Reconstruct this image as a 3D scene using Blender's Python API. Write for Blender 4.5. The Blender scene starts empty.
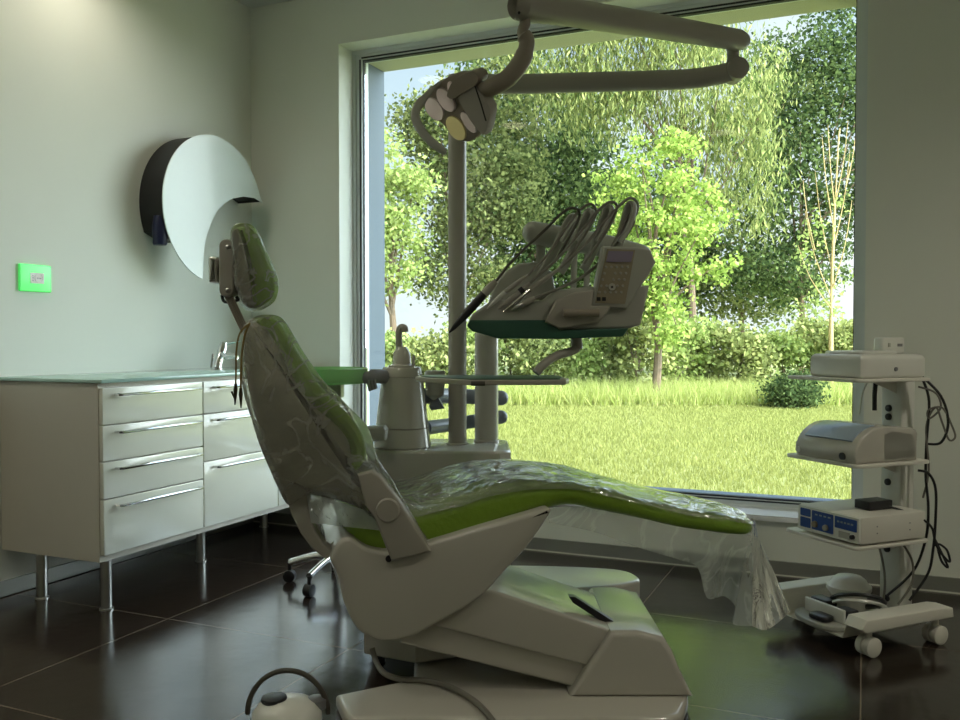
import bpy, bmesh, math, random
import numpy as np
from mathutils import Vector, Matrix
random.seed(7); rng = np.random.default_rng(7)
SC = bpy.context.scene
COL = SC.collection
PI = math.pi
# ------------------------------------------------------------------ camera
F = 880.0; YAW = math.radians(23.6); PITCH = math.radians(1.432); CH = 1.06
cam_d = bpy.data.cameras.new('camera'); cam = bpy.data.objects.new('camera', cam_d); COL.objects.link(cam)
cam_d.sensor_width = 36; cam_d.lens = 36 * F / 960; cam_d.clip_start = 0.05; cam_d.clip_end = 300
cam.location = (0, 0, CH); cam.rotation_euler = (PI/2 - PITCH, 0, YAW)
SC.camera = cam
RA = Vector((math.cos(YAW), math.sin(YAW), 0)); FH = Vector((-math.sin(YAW), math.cos(YAW), 0)); UP = Vector((0, 0, 1))

def P(px, py, d):
    """side-view sheet: (along, height) of a point seen at px,py standing d metres ahead"""
    v = (py - 360) / F
    t = d / (math.cos(PITCH) - v * math.sin(PITCH))
    return ((px - 480) / F * t, CH - t * (math.sin(PITCH) + v * math.cos(PITCH)))
def R(a, d, h): return RA * a + FH * d + UP * h
def W(px, py, d):
    a, h = P(px, py, d); return R(a, d, h)
def ray(px, py):
    v = (py - 360) / F; u = (px - 480) / F
    return RA * u + FH * (math.cos(PITCH) - v*math.sin(PITCH)) + UP * (-(math.sin(PITCH) + v*math.cos(PITCH)))
def onX(px, py, X):
    r = ray(px, py); k = X / r.x; return Vector((X, r.y*k, CH + r.z*k))

# ------------------------------------------------------------------ materials
def mat(name, color=(.8, .8, .8), rough=.5, metal=0, noise=0, nscale=30, bump=0, bscale=200, spec=None, coat=0, trans=0, emit=None, aniso=None):
    m = bpy.data.materials.new(name); m.use_nodes = True; nt = m.node_tree; b = nt.nodes['Principled BSDF']
    b.inputs['Base Color'].default_value = (*color, 1); b.inputs['Roughness'].default_value = rough; b.inputs['Metallic'].default_value = metal
    if spec is not None: b.inputs['Specular IOR Level'].default_value = spec
    if coat: b.inputs['Coat Weight'].default_value = coat; b.inputs['Coat Roughness'].default_value = .08
    if trans: b.inputs['Transmission Weight'].default_value = trans
    if emit: b.inputs['Emission Color'].default_value = (*emit[0], 1); b.inputs['Emission Strength'].default_value = emit[1]
    tc = nt.nodes.new('ShaderNodeTexCoord')
    if noise:
        n = nt.nodes.new('ShaderNodeTexNoise'); n.inputs['Scale'].default_value = nscale; n.inputs['Detail'].default_value = 4
        r = nt.nodes.new('ShaderNodeMix'); r.data_type = 'RGBA'
        r.inputs[6].default_value = (*[c*(1-noise) for c in color], 1); r.inputs[7].default_value = (*[min(1, c*(1+noise)) for c in color], 1)
        nt.links.new(tc.outputs['Object'], n.inputs['Vector']); nt.links.new(n.outputs['Fac'], r.inputs[0]); nt.links.new(r.outputs[2], b.inputs['Base Color'])
    if bump:
        n = nt.nodes.new('ShaderNodeTexNoise'); n.inputs['Scale'].default_value = bscale; n.inputs['Detail'].default_value = 3
        bp = nt.nodes.new('ShaderNodeBump'); bp.inputs['Strength'].default_value = bump; bp.inputs['Distance'].default_value = .01
        nt.links.new(tc.outputs['Object'], n.inputs['Vector']); nt.links.new(n.outputs['Fac'], bp.inputs['Height']); nt.links.new(bp.outputs[0], b.inputs['Normal'])
    return m
M = {}
M['wall'] = mat('white wall paint', (.78, .79, .71), .75, noise=.02, nscale=3, bump=.05, bscale=400)
M['ceiling'] = mat('ceiling paint', (.72, .73, .68), .85, noise=.01)
M['outwall'] = mat('exterior render', (.45, .44, .32), .85, noise=.04, nscale=20, bump=.2, bscale=120)
M['revealmetal'] = mat('grey reveal metal', (.10, .125, .15), .75, 0, noise=.03)
M['frame'] = mat('window frame lacquer', (.70, .73, .72), .4, noise=.02)
M['gasket'] = mat('black gasket rubber', (.03, .035, .04), .6)
M['baseboard'] = mat('brushed baseboard metal', (.30, .30, .27), .45, .4, noise=.06, nscale=8)
M['sill'] = mat('sill stone', (.86, .87, .88), .22, noise=.02)
M['plastic'] = mat('warm white plastic', (.50, .48, .42), .18, noise=.012, nscale=6, coat=.3)
M['plastic2'] = mat('grey beige plastic', (.38, .38, .33), .42, noise=.03, nscale=8)
M['shellgrey'] = mat('backrest shell plastic', (.44, .42, .35), .4, noise=.02, nscale=8)
M['plastic3'] = mat('taupe plastic', (.37, .35, .30), .4, noise=.03, nscale=8)
M['white'] = mat('white enamel', (.70, .70, .64), .3, noise=.015, nscale=6, coat=.3)
M['cart'] = mat('cream powder coat', (.72, .70, .62), .45, noise=.02)
M['greenvinyl'] = mat('green vinyl', (.20, .33, .03), .38, noise=.12, nscale=14, bump=.25, bscale=60)
M['hosegrey'] = mat('grey hose rubber', (.20, .19, .16), .55, noise=.08)
M['hosedark'] = mat('dark hose rubber', (.07, .065, .05), .5, noise=.08)
M['darkgreen'] = mat('dark green plastic', (.03, .10, .07), .35, noise=.05)
M['black'] = mat('black plastic', (.014, .014, .016), .4, noise=.1)
M['blackshell'] = mat('black matt shell', (.010, .010, .011), .55, noise=.1)
M['navy'] = mat('navy plastic', (.012, .016, .06), .35, noise=.1)
M['chrome'] = mat('chrome', (.72, .72, .72), .12, 1, noise=.02)
M['steel'] = mat('brushed steel', (.55, .54, .51), .3, 1, noise=.05)
M['darksteel'] = mat('grey painted steel', (.25, .25, .26), .4, .5, noise=.05)
M['tubegrey'] = mat('blue grey tube plastic', (.20, .22, .26), .35, noise=.04)
M['cabside'] = mat('matt cream laminate', (.60, .56, .48), .5, noise=.015)
M['cabfront'] = mat('gloss cream lacquer', (.74, .73, .62), .12, noise=.01, nscale=3, coat=.6)
M['socketgreen'] = mat('green socket plastic', (.10, .85, .16), .25, noise=.02, emit=((.12, .9, .2), .22))  # faint green glow added to the plastic; the socket is no lamp
M['socketwhite'] = mat('socket insert white', (.82, .78, .74), .4)
M['dispenser'] = mat('satin white metal plate', (.74, .80, .76), .28, noise=.01)
M['bib'] = mat('amber rubber cord', (.22, .15, .03), .4, noise=.1)
M['bibclip'] = mat('dark bronze clip', (.06, .05, .03), .3, .8)
M['blue'] = mat('blue front panel', (.012, .06, .28), .35, noise=.15, nscale=60)
M['lens1'] = mat('pink tinted reflector', (.92, .80, .80), .3, .8, bump=.3, bscale=900, coat=.5)
M['lens2'] = mat('amber tinted reflector', (.92, .82, .42), .3, .8, bump=.3, bscale=900, coat=.5)
M['lilac'] = mat('lilac display', (.26, .22, .30), .25, noise=.03)
M['keys'] = mat('tan key membrane', (.28, .24, .16), .5, noise=.05)
M['bluegrey'] = mat('blue grey display glass', (.34, .42, .50), .15, noise=.05)
M['ruststeel'] = mat('taupe lamp plastic', (.28, .24, .19), .4, noise=.04)
M['bark'] = mat('bark', (.17, .12, .075), .9, noise=.35, nscale=12, bump=.6, bscale=40)
M['palebark'] = mat('pale sapling bark', (.50, .36, .16), .8, noise=.2, nscale=12)

def worktop_mat():
    m = mat('pale green glass worktop', (.42, .62, .55), .08, noise=.01, coat=.5); return m
M['worktop'] = worktop_mat()
def glass_mat(name, tint, streak=0, sscale=10, gl=1.0, rough=.0, diff=0, dcol=(.8,.8,.8), bump=0, bscale=20, ior=1.45, rmul=1.0, detail=4):
    """thin sheet: see-through plus a mirror share, optional milky share"""
    m = bpy.data.materials.new(name); m.use_nodes = True; nt = m.node_tree; nt.nodes.clear()
    o = nt.nodes.new('ShaderNodeOutputMaterial'); t = nt.nodes.new('ShaderNodeBsdfTransparent'); t.inputs[0].default_value = (*tint, 1)
    g = nt.nodes.new('ShaderNodeBsdfGlossy'); g.inputs['Roughness'].default_value = rough; g.inputs[0].default_value = (gl, gl, gl, 1)
    f = nt.nodes.new('ShaderNodeFresnel'); f.inputs[0].default_value = ior
    mx = nt.nodes.new('ShaderNodeMixShader')
    base = t.outputs[0]
    if diff:
        d = nt.nodes.new('ShaderNodeBsdfDiffuse'); d.inputs[0].default_value = (*dcol, 1)
        tl = nt.nodes.new('ShaderNodeBsdfTranslucent'); tl.inputs[0].default_value = (*dcol, 1)
        m0 = nt.nodes.new('ShaderNodeMixShader'); m0.inputs[0].default_value = .5
        nt.links.new(d.outputs[0], m0.inputs[1]); nt.links.new(tl.outputs[0], m0.inputs[2])
        m1 = nt.nodes.new('ShaderNodeMixShader'); m1.inputs[0].default_value = diff
        if streak:  # random whiter streaks painted in for wrinkles and their highlights
            tcs = nt.nodes.new('ShaderNodeTexCoord'); ns = nt.nodes.new('ShaderNodeTexNoise'); ns.inputs['Scale'].default_value = sscale; ns.inputs['Detail'].default_value = 5; ns.inputs['Distortion'].default_value = 2.5
            rs = nt.nodes.new('ShaderNodeValToRGB'); es = rs.color_ramp.elements; es[0].position = .47; es[0].color = (diff,)*3 + (1,); es[1].position = .56; es[1].color = (diff,)*3 + (1,)
            ek = es.new(.51); ek.color = (diff + streak,)*3 + (1,)
            nt.links.new(tcs.outputs['Object'], ns.inputs[0]); nt.links.new(ns.outputs[0], rs.inputs[0]); nt.links.new(rs.outputs[0], m1.inputs[0])
        nt.links.new(base, m1.inputs[1]); nt.links.new(m0.outputs[0], m1.inputs[2]); base = m1.outputs[0]
    nt.links.new(base, mx.inputs[1]); nt.links.new(g.outputs[0], mx.inputs[2])
    mm = nt.nodes.new('ShaderNodeMath'); mm.operation = 'MULTIPLY'; mm.inputs[1].default_value = rmul
    nt.links.new(f.outputs[0], mm.inputs[0]); nt.links.new(mm.outputs[0], mx.inputs[0]); nt.links.new(mx.outputs[0], o.inputs[0])
    if bump:
        tc = nt.nodes.new('ShaderNodeTexCoord'); n = nt.nodes.new('ShaderNodeTexNoise'); n.inputs['Scale'].default_value = bscale; n.inputs['Detail'].default_value = detail; n.inputs['Distortion'].default_value = 1.2
        bp = nt.nodes.new('ShaderNodeBump'); bp.inputs['Strength'].default_value = bump; bp.inputs['Distance'].default_value = .03
        nt.links.new(tc.outputs['Object'], n.inputs['Vector']); nt.links.new(n.outputs['Fac'], bp.inputs['Height'])
        nt.links.new(bp.outputs[0], g.inputs['Normal']); nt.links.new(bp.outputs[0], f.inputs['Normal'])
    return m
M['pane'] = glass_mat('window glass', (.95, .98, .96), rmul=.5)
M['film'] = glass_mat('clear plastic film', (.94, .95, .93), streak=.14, sscale=4, rough=.12, diff=.16, dcol=(.8, .8, .72), bump=.9, bscale=9, ior=1.5, rmul=2.4)
M['filmdull'] = glass_mat('clinging plastic film', (.93, .93, .90), streak=.26, sscale=5, rough=.22, diff=.15, dcol=(.9, .9, .82), bump=.8, bscale=14, ior=1.4, rmul=1.0)
M['skirtfilm'] = glass_mat('hanging plastic film', (.95, .96, .94), streak=.12, sscale=4, rough=.15, diff=.30, dcol=(.88, .92, .88), bump=.5, bscale=7, ior=1.45, rmul=1.5)
M['milkfilm'] = glass_mat('milky plastic film', (.93, .94, .92), rough=.2, diff=.55, dcol=(.88, .92, .88), bump=.7, bscale=14, ior=1.4, rmul=1.4)
M['bowlglass'] = glass_mat('green bowl glass', (.35, .75, .35), rough=.1, diff=.8, dcol=(.50, .76, .42), ior=1.4)

def floor_mat():
    m = bpy.data.materials.new('dark brown glossy tile'); m.use_nodes = True; nt = m.node_tree; b = nt.nodes['Principled BSDF']
    tc = nt.nodes.new('ShaderNodeTexCoord'); mp = nt.nodes.new('ShaderNodeMapping'); mp.inputs['Location'].default_value = (0, -2.55 + 3.2, 0)
    nt.links.new(tc.outputs['Object'], mp.inputs[0])
    br = nt.nodes.new('ShaderNodeTexBrick'); br.offset = 0; br.squash = 1
    for k, v in (('Scale', 1), ('Brick Width', .8), ('Row Height', .8), ('Mortar Size', .0022), ('Mortar Smooth', .1)): br.inputs[k].default_value = v
    br.inputs['Color1'].default_value = (.028, .020, .015, 1); br.inputs['Color2'].default_value = (.025, .018, .0135, 1); br.inputs['Mortar'].default_value = (.20, .16, .12, 1)
    n = nt.nodes.new('ShaderNodeTexNoise'); n.inputs['Scale'].default_value = 5; n.inputs['Detail'].default_value = 6
    mx = nt.nodes.new('ShaderNodeMix'); mx.data_type = 'RGBA'; mx.blend_type = 'MULTIPLY'; mx.inputs[0].default_value = .5
    rp = nt.nodes.new('ShaderNodeValToRGB'); rp.color_ramp.elements[0].color = (.55, .55, .55, 1); rp.color_ramp.elements[1].color = (1.4, 1.3, 1.2, 1)
    nt.links.new(mp.outputs[0], br.inputs[0]); nt.links.new(tc.outputs['Object'], n.inputs[0]); nt.links.new(n.outputs[0], rp.inputs[0])
    nt.links.new(br.outputs[0], mx.inputs[6]); nt.links.new(rp.outputs[0], mx.inputs[7]); nt.links.new(mx.outputs[2], b.inputs['Base Color'])
    b.inputs['Roughness'].default_value = .16; b.inputs['Specular IOR Level'].default_value = .65
    n2 = nt.nodes.new('ShaderNodeTexNoise'); n2.inputs['Scale'].default_value = 14; n2.inputs['Detail'].default_value = 5
    bp = nt.nodes.new('ShaderNodeBump'); bp.inputs['Strength'].default_value = .04; bp.inputs['Distance'].default_value = .02
    nt.links.new(tc.outputs['Object'], n2.inputs[0]); nt.links.new(n2.outputs[0], bp.inputs['Height']); nt.links.new(bp.outputs[0], b.inputs['Normal'])
    return m
M['floor'] = floor_mat()
def leaf_mat(name, c1, c2, tr=.35):
    m = bpy.data.materials.new(name); m.use_nodes = True; nt = m.node_tree; nt.nodes.clear()
    o = nt.nodes.new('ShaderNodeOutputMaterial'); g = nt.nodes.new('ShaderNodeNewGeometry')
    rp = nt.nodes.new('ShaderNodeValToRGB'); rp.color_ramp.elements[0].color = (*c1, 1); rp.color_ramp.elements[1].color = (*c2, 1)
    nt.links.new(g.outputs['Random Per Island'], rp.inputs[0])
    d = nt.nodes.new('ShaderNodeBsdfDiffuse'); t = nt.nodes.new('ShaderNodeBsdfTranslucent'); mx = nt.nodes.new('ShaderNodeMixShader'); mx.inputs[0].default_value = tr
    nt.links.new(rp.outputs[0], d.inputs[0]); nt.links.new(rp.outputs[0], t.inputs[0]); nt.links.new(d.outputs[0], mx.inputs[1]); nt.links.new(t.outputs[0], mx.inputs[2]); nt.links.new(mx.outputs[0], o.inputs[0])
    return m
M['leafmid'] = leaf_mat('mid green leaves', (.06, .09, .03), (.32, .35, .13))
M['leafdark'] = leaf_mat('dark green leaves', (.025, .05, .02), (.17, .23, .08))
M['leafyellow'] = leaf_mat('yellow green leaves', (.18, .28, .05), (.50, .60, .16), .3)
M['leaflight'] = leaf_mat('light green leaves', (.20, .28, .07), (.50, .57, .2), .35)
M['leafconifer'] = leaf_mat('drooping feathery needles', (.08, .13, .035), (.44, .46, .17), .3)
M['leafhedge'] = leaf_mat('hedge leaves', (.14, .18, .05), (.50, .52, .20), .3)
M['meadow'] = leaf_mat('tall meadow grass', (.30, .38, .08), (.62, .62, .25), .4)
M['blade'] = leaf_mat('lawn blades', (.245, .27, .075), (.42, .43, .15), .3)
M['soil'] = mat('lawn ground', (.27, .285, .09), .95, noise=.25, nscale=1.4)
M['paving'] = mat('terrace paving', (.50, .52, .36), .9, noise=.08, nscale=3)

# ------------------------------------------------------------------ mesh helpers
class MB:
    def __init__(s): s.v = []; s.f = []
    def add(s, v, f):
        k = len(s.v); s.v += [Vector(p) for p in v]; s.f += [[i + k for i in q] for q in f]; return s
    def box(s, p0, p1, O=Vector((0,0,0)), U=Vector((1,0,0)), V=Vector((0,1,0)), N=Vector((0,0,1))):
        c = [O + U*x + V*y + N*z for z in (p0[2], p1[2]) for y in (p0[1], p1[1]) for x in (p0[0], p1[0])]
        return s.add(c, [(0,2,3,1),(4,5,7,6),(0,1,5,4),(2,6,7,3),(0,4,6,2),(1,3,7,5)])
    def rings(s, rings, cap=True, closed=True):
        n = len(rings[0]); v = [p for r in rings for p in r]; f = []
        for i in range(len(rings) - 1):
            for j in range(n if closed else n - 1):
                k = (j + 1) % n; f.append((i*n + j, i*n + k, (i+1)*n + k, (i+1)*n + j))
        if cap: f.append(tuple(range(n))[::-1]); f.append(tuple(range((len(rings)-1)*n, len(rings)*n)))
        return s.add(v, f)
    def tube(s, pts, r, seg=12, flat=1.0):
        pts = [Vector(p) for p in pts]; rr = list(r) if isinstance(r, (list, tuple)) else [r]*len(pts)
        if len(rr) != len(pts): rr = [float(q) for q in np.interp(np.linspace(0, 1, len(pts)), np.linspace(0, 1, len(rr)), rr)]
        t0 = (pts[1] - pts[0]).normalized(); n = t0.orthogonal().normalized(); rings = []
        for i, p in enumerate(pts):
            t = (pts[min(i+1, len(pts)-1)] - pts[max(i-1, 0)]).normalized()
            n = (n - t * n.dot(t)).normalized(); b = t.cross(n)
            rings.append([p + n*(math.cos(2*PI*k/seg)*rr[i]) + b*(math.sin(2*PI*k/seg)*rr[i]*flat) for k in range(seg)])
        return s.rings(rings)
    def lathe(s, c, prof, seg=32, axis=UP, sx=1, sy=1):
        axis = Vector(axis).normalized(); n = axis.orthogonal().normalized() if abs(axis.z) < .99 else Vector((1,0,0)); b = axis.cross(n)
        return s.rings([[Vector(c) + axis*z + n*(r*sx*math.cos(2*PI*k/seg)) + b*(r*sy*math.sin(2*PI*k/seg)) for k in range(seg)] for r, z in prof])
    def sphere(s, c, r, sq=(1,1,1), seg=14):
        rg = []
        for i in range(1, seg):
            th = PI*i/seg
            rg.append([Vector(c) + Vector((r*sq[0]*math.sin(th)*math.cos(2*PI*k/seg), r*sq[1]*math.sin(th)*math.sin(2*PI*k/seg), -r*sq[2]*math.cos(th))) for k in range(seg)])
        return s.rings(rg)
    def rprism(s, out, t0, t1, r=.01, O=Vector((0,0,0)), U=RA, V=UP, N=FH, n=4, r1=None):
        out = [Vector((p[0], p[1])) for p in out]; m = len(out)
        area = sum(out[i].x*out[(i+1) % m].y - out[(i+1) % m].x*out[i].y for i in range(m))
        if area < 0: out = out[::-1]
        nor = []
        for i in range(m):
            e0 = (out[i] - out[i-1]).normalized(); e1 = (out[(i+1) % m] - out[i]).normalized()
            n0 = Vector((-e0.y, e0.x)); n1 = Vector((-e1.y, e1.x)); q = n0 + n1
            q = q / max(.5, q.dot(q) / 2) if q.length > 1e-6 else n0
            nor.append(q)
        if r1 is None: r1 = r
        st = []
        for k in range(n + 1):
            x = PI/2*k/n; st.append((t0 + r*(1 - math.sin(x)), r*(1 - math.cos(x))) if r > 0 else (t0, 0))
        st = [(t0 + r*(1-math.cos(PI/2*k/n)), r*(1-math.sin(PI/2*k/n))) for k in range(n+1)] if r > 0 else [(t0, 0)]
        st += [(t1 - r1*(1-math.cos(PI/2*k/n)), r1*(1-math.sin(PI/2*k/n))) for k in range(n, -1, -1)] if r1 > 0 else [(t1, 0)]
        return s.rings([[O + U*(p.x + q.x*i) + V*(p.y + q.y*i) + N*t for p, q in zip(out, nor)] for t, i in st])
def cr(pts, n=6, closed=False):
    """smooth curve through points"""
    pts = [Vector(p) for p in pts]; m = len(pts); o = []
    rg = range(m) if closed else range(m - 1)
    for i in rg:
        if closed: p0, p1, p2, p3 = pts[i-1], pts[i], pts[(i+1) % m], pts[(i+2) % m]
        else: p0, p1, p2, p3 = pts[max(i-1,0)], pts[i], pts[i+1], pts[min(i+2, m-1)]
        for k in range(n):
            t = k/n; o.append(.5*((2*p1) + (p2-p0)*t + (2*p0-5*p1+4*p2-p3)*t*t + (3*p1-p0-3*p2+p3)*t**3))
    if not closed: o.append(pts[-1])
    return o
def px(pts, d): return [P(x, y, d) for x, y in pts]
def rrect(x0, y0, x1, y1, r, n=5):
    o = []
    for cx, cy, a0 in ((x1-r, y0+r, -90), (x1-r, y1-r, 0), (x0+r, y1-r, 90), (x0+r, y0+r, 180)):
        for k in range(n+1):
            a = math.radians(a0 + 90*k/n); o.append((cx + r*math.cos(a), cy + r*math.sin(a)))
    return o
def obj(name, mb, m, parent=None, kind=None, smooth=True, ang=38, **tags):
    me = bpy.data.meshes.new(name)
    if parent is not None: o0 = parent.matrix_world_pos
    else:
        xs = np.array([tuple(v) for v in mb.v]); o0 = Vector(((xs[:,0].min()+xs[:,0].max())/2, (xs[:,1].min()+xs[:,1].max())/2, xs[:,2].min()))
    me.from_pydata([tuple(v - o0) for v in mb.v], [], mb.f)
    bm = bmesh.new(); bm.from_mesh(me); bmesh.ops.recalc_face_normals(bm, faces=bm.faces); bm.to_mesh(me); bm.free()
    if smooth: me.shade_smooth(); me.set_sharp_from_angle(angle=math.radians(ang))
    me.materials.append(M[m] if isinstance(m, str) else m)
    o = bpy.data.objects.new(name, me); COL.objects.link(o)
    if parent is not None:
        o.parent = parent.o
        if not parent.isempty: pass
    else: o.location = o0
    if kind: o['kind'] = kind
    for k, v in tags.items(): o[k] = v
    h = Holder(o, o0, False); return h
class Holder:
    def __init__(s, o, pos, isempty=True): s.o = o; s.matrix_world_pos = Vector(pos); s.isempty = isempty
def thing(name, label, cat, loc, group=None):
    o = bpy.data.objects.new(name, None); COL.objects.link(o); o.location = loc; o.empty_display_size = .1
    o['label'] = label; o['category'] = cat
    if group: o['group'] = group
    return Holder(o, loc)
def solo(name, mb, m, label, cat, group=None, kind=None, **kw):
    h = obj(name, mb, m, **kw); h.o['label'] = label; h.o['category'] = cat
    if group: h.o['group'] = group
    if kind: h.o['kind'] = kind
    return h

# ------------------------------------------------------------------ room
XL, XR, YB, YF, ZC = -3.23, 2.3, 4.12, -2.4, 2.94
def st(name, boxes, m, **kw):
    b = MB()
    for p0, p1 in boxes: b.box(p0, p1)
    return obj(name, b, m, kind='structure', smooth=False, **kw)
st('floor', [((XL-.3, YF-.3, -.1), (XR+.3, YB+.4, 0))], 'floor').o.location
fl = bpy.data.objects['floor']   # keep tile grid tied to the world origin
loc = fl.location.copy(); fl.data.transform(Matrix.Translation(loc)); fl.location = (0, 0, 0)
st('ceiling', [((XL-.3, YF-.3, ZC), (XR+.3, YB+.4, ZC+.2))], 'ceiling')
st('wall_left', [((XL-.25, YF-.3, 0), (XL, YB, ZC))], 'wall')
AX0, AX1, AZ0, AZ1 = -2.64, .0, .262, 2.66
BX0, BX1, BZ0, BZ1 = -2.585, -.045, .305, 2.612
st('wall_back', [((XL-.25, YB, 0), (AX0, 4.27, ZC)), ((AX1, YB, 0), (XR+.25, 4.27, ZC)), ((AX0, YB, 0), (AX1, 4.27, AZ0)), ((AX0, YB, AZ1), (AX1, 4.27, ZC))], 'wall')
st('wall_outer', [((XL-.25, 4.27, -.3), (AX0, 4.515, ZC)), ((AX1, 4.27, -.3), (XR+.25, 4.515, ZC)), ((AX0, 4.34, AZ1), (AX1, 4.515, ZC)), ((AX0, 4.34, -.3), (AX1, 4.515, AZ0))], 'outwall')
# outer reveal lining
st('trim_1', [((AX0, 4.34, BZ0-.02), (BX0, 4.52, BZ1)), ], 'revealmetal')
st('trim_2', [((AX0, 4.34, BZ1), (AX1, 4.52, AZ1+.0))], 'outwall')
st('trim_3', [((BX1, 4.34, BZ0), (AX1, 4.52, BZ1))], 'revealmetal')
st('trim_4', [((AX0, 4.34, AZ0), (AX1, 4.55, BZ0-.02))], 'revealmetal')
# window frame, profile with a step and gasket lines
w = st('window_1', [((AX0, 4.27, AZ0), (BX0, 4.34, AZ1)), ((BX1, 4.27, AZ0), (AX1, 4.34, AZ1)), ((BX0, 4.27, AZ0), (BX1, 4.34, BZ0)), ((BX0, 4.27, BZ1), (BX1, 4.34, AZ1)),
     ((AX0, 4.258, AZ0), (AX0+.02, 4.27, AZ1)), ((AX1-.02, 4.258, AZ0), (AX1, 4.27, AZ1)), ((AX0+.02, 4.258, AZ1-.02), (AX1-.02, 4.27, AZ1)), ((AX0+.02, 4.258, AZ0), (AX1-.02, 4.27, AZ0+.015))], 'frame')
b = MB()
for p0, p1 in (((BX0-.014, 4.266, BZ0), (BX0-.006, 4.27, BZ1)), ((BX0, 4.266, BZ1+.004), (BX1, 4.27, BZ1+.012)), ((BX0, 4.266, BZ0-.010), (BX1, 4.27, BZ0-.003)),
               ((BX0, 4.28, BZ0), (BX0+.004, 4.31, BZ1)), ((BX1-.003, 4.28, BZ0), (BX1, 4.31, BZ1)), ((BX0, 4.28, BZ1-.008), (BX1, 4.31, BZ1)), ((BX0, 4.28, BZ0), (BX1, 4.31, BZ0+.008))): b.box(p0, p1)
obj('gasket', b, 'gasket', w, smooth=False)
b = MB(); b.box((BX0+.008, 4.29, BZ0+.008), (BX1-.008, 4.302, BZ1-.008)); obj('window_pane', b, 'pane', w, smooth=False)
st('trim_5', [((AX0, 4.10, .242), (AX1+.0, 4.258, AZ0+.004))], 'sill')
# walls outside the frame: closed right and rear walls
st('wall_right', [((XR, YF, 0), (XR+.25, YB, ZC))], 'wall')
st('wall_rear', [((XL-.25, YF-.2, 0), (XR+.25, YF, ZC))], 'wall')
# baseboards
st('baseboard_back', [((XL, YB-.012, 0.004), (XR, YB, .064))], 'baseboard')
st('baseboard_left', [((XL, YF, 0.004), (XL+.012, YB-.012, .064))], 'baseboard')
st('trim_6', [((XL+.012, YB-.016, 0), (XR, YB-.010, .006))], 'cart')

# ------------------------------------------------------------------ cabinets along the left wall
CY0 = onX(1, 460, XL+.005).y
_r = ray(102.5, 470); XF = _r.x*(CY0/_r.y)
def ony(x, y): return onX(x, y, XF).y
CY1 = ony(203.5, 460); CY2 = ony(278, 455)
print('CAB', CY0, XF, CY1, CY2)
def cabinet(y0, y1, fronts, label, legs, leftend):
    t = thing('drawer_cabinet', label, 'cabinet', (XL+.3, (y0+y1)/2, 0), 'cabinet units under the glass worktop')
    b = MB(); b.box((XL+.005, y0, .195), (XF-.02, y1, .885)); obj('body', b, 'cabside', t, smooth=False)
    for z0, z1, kind in fronts:
        b = MB(); b.rprism(rrect(y0+.004, z0+.003, y1-.003, z1-.003, .003, 2), XF-.02, XF, .0015, U=Vector((0,1,0)), V=UP, N=Vector((1,0,0)), n=2)
        dr = obj(kind, b, 'cabfront', t)
        zz = z1 - .030; ya, yb = y0 + .065, y1 - .035
        b = MB(); b.tube([(XF, ya, zz), (XF+.024, ya, zz), (XF+.030, ya+.008, zz), (XF+.030, yb-.008, zz), (XF+.024, yb, zz), (XF, yb, zz)], .0055, 8)
        obj('handle', b, 'chrome', dr, label='slim chrome bar handle')
    for x, y in legs:
        b = MB(); b.lathe((x, y, 0), [(.027, 0), (.027, .006), (.021, .008), (.021, .195)], 24); obj('leg', b, 'steel', t, label='round brushed steel leg')
cabinet(CY0, CY1, [(.724, .870, 'drawer'), (.583, .724, 'drawer'), (.438, .583, 'drawer'), (.220, .438, 'drawer')], 'cream four-drawer cabinet unit with plain side panel, nearest the camera', [(XF-.035, CY0+.045), (-3.06, CY0+.05)], True)
cabinet(CY1, CY2, [(.724, .870, 'drawer'), (.513, .724, 'drawer'), (.220, .513, 'drawer')], 'cream three-drawer cabinet unit with a tall bottom drawer beside the four-drawer unit', [(-2.88, 3.28)], False)
cabinet(CY2, 4.10, [(.513, .870, 'door'), (.220, .513, 'drawer')], 'cream cabinet unit in the corner, mostly hidden behind the chair back', [(-2.74, 4.05), (-3.08, 4.02)], False)
b = MB(); b.rprism(rrect(XL+.003, CY0-.012, XF+.012, 4.108, .004, 2), .887, .901, .002, U=Vector((1,0,0)), V=Vector((0,1,0)), N=UP, n=2)
solo('worktop', b, 'worktop', 'long pale green glass worktop lying over the cream cabinets', 'worktop')
# faucet
ft = onX(217, 368, -3.02); fx, fy = -3.02, ft.y
t = thing('basin_faucet', 'chrome lever faucet standing on the glass worktop by the wall', 'faucet', (fx, fy, .901))
def fq(x, y, k=0): return onX(x, y, -3.02 + k)
b = MB(); b.lathe((fx, fy, .901), [(.030, 0), (.030, .006), (.024, .010)], 24); b.tube([Vector((fx, fy, .905)), fq(220, 357), fq(223, 348), fq(224, 343)], [.021, .022, .024, .018], 18); obj('body', b, 'chrome', t)
b = MB(); b.tube(cr([fq(221, 352), fq(226, 357, .05), fq(232, 356, .10), fq(237, 357, .14)], 5), .011, 12, 1.3); obj('spout', b, 'chrome', t)
b = MB(); b.tube(cr([fq(223, 345), fq(230, 343, .02), fq(240, 341, .05)], 5), [.012]*4+[.009]*4+[.006]*3, 10, .6); obj('lever', b, 'chrome', t)
b = MB(); b.tube([fq(211, 367.5), fq(213, 354)], .006, 8); obj('pull_rod', b, 'chrome', t)
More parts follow.
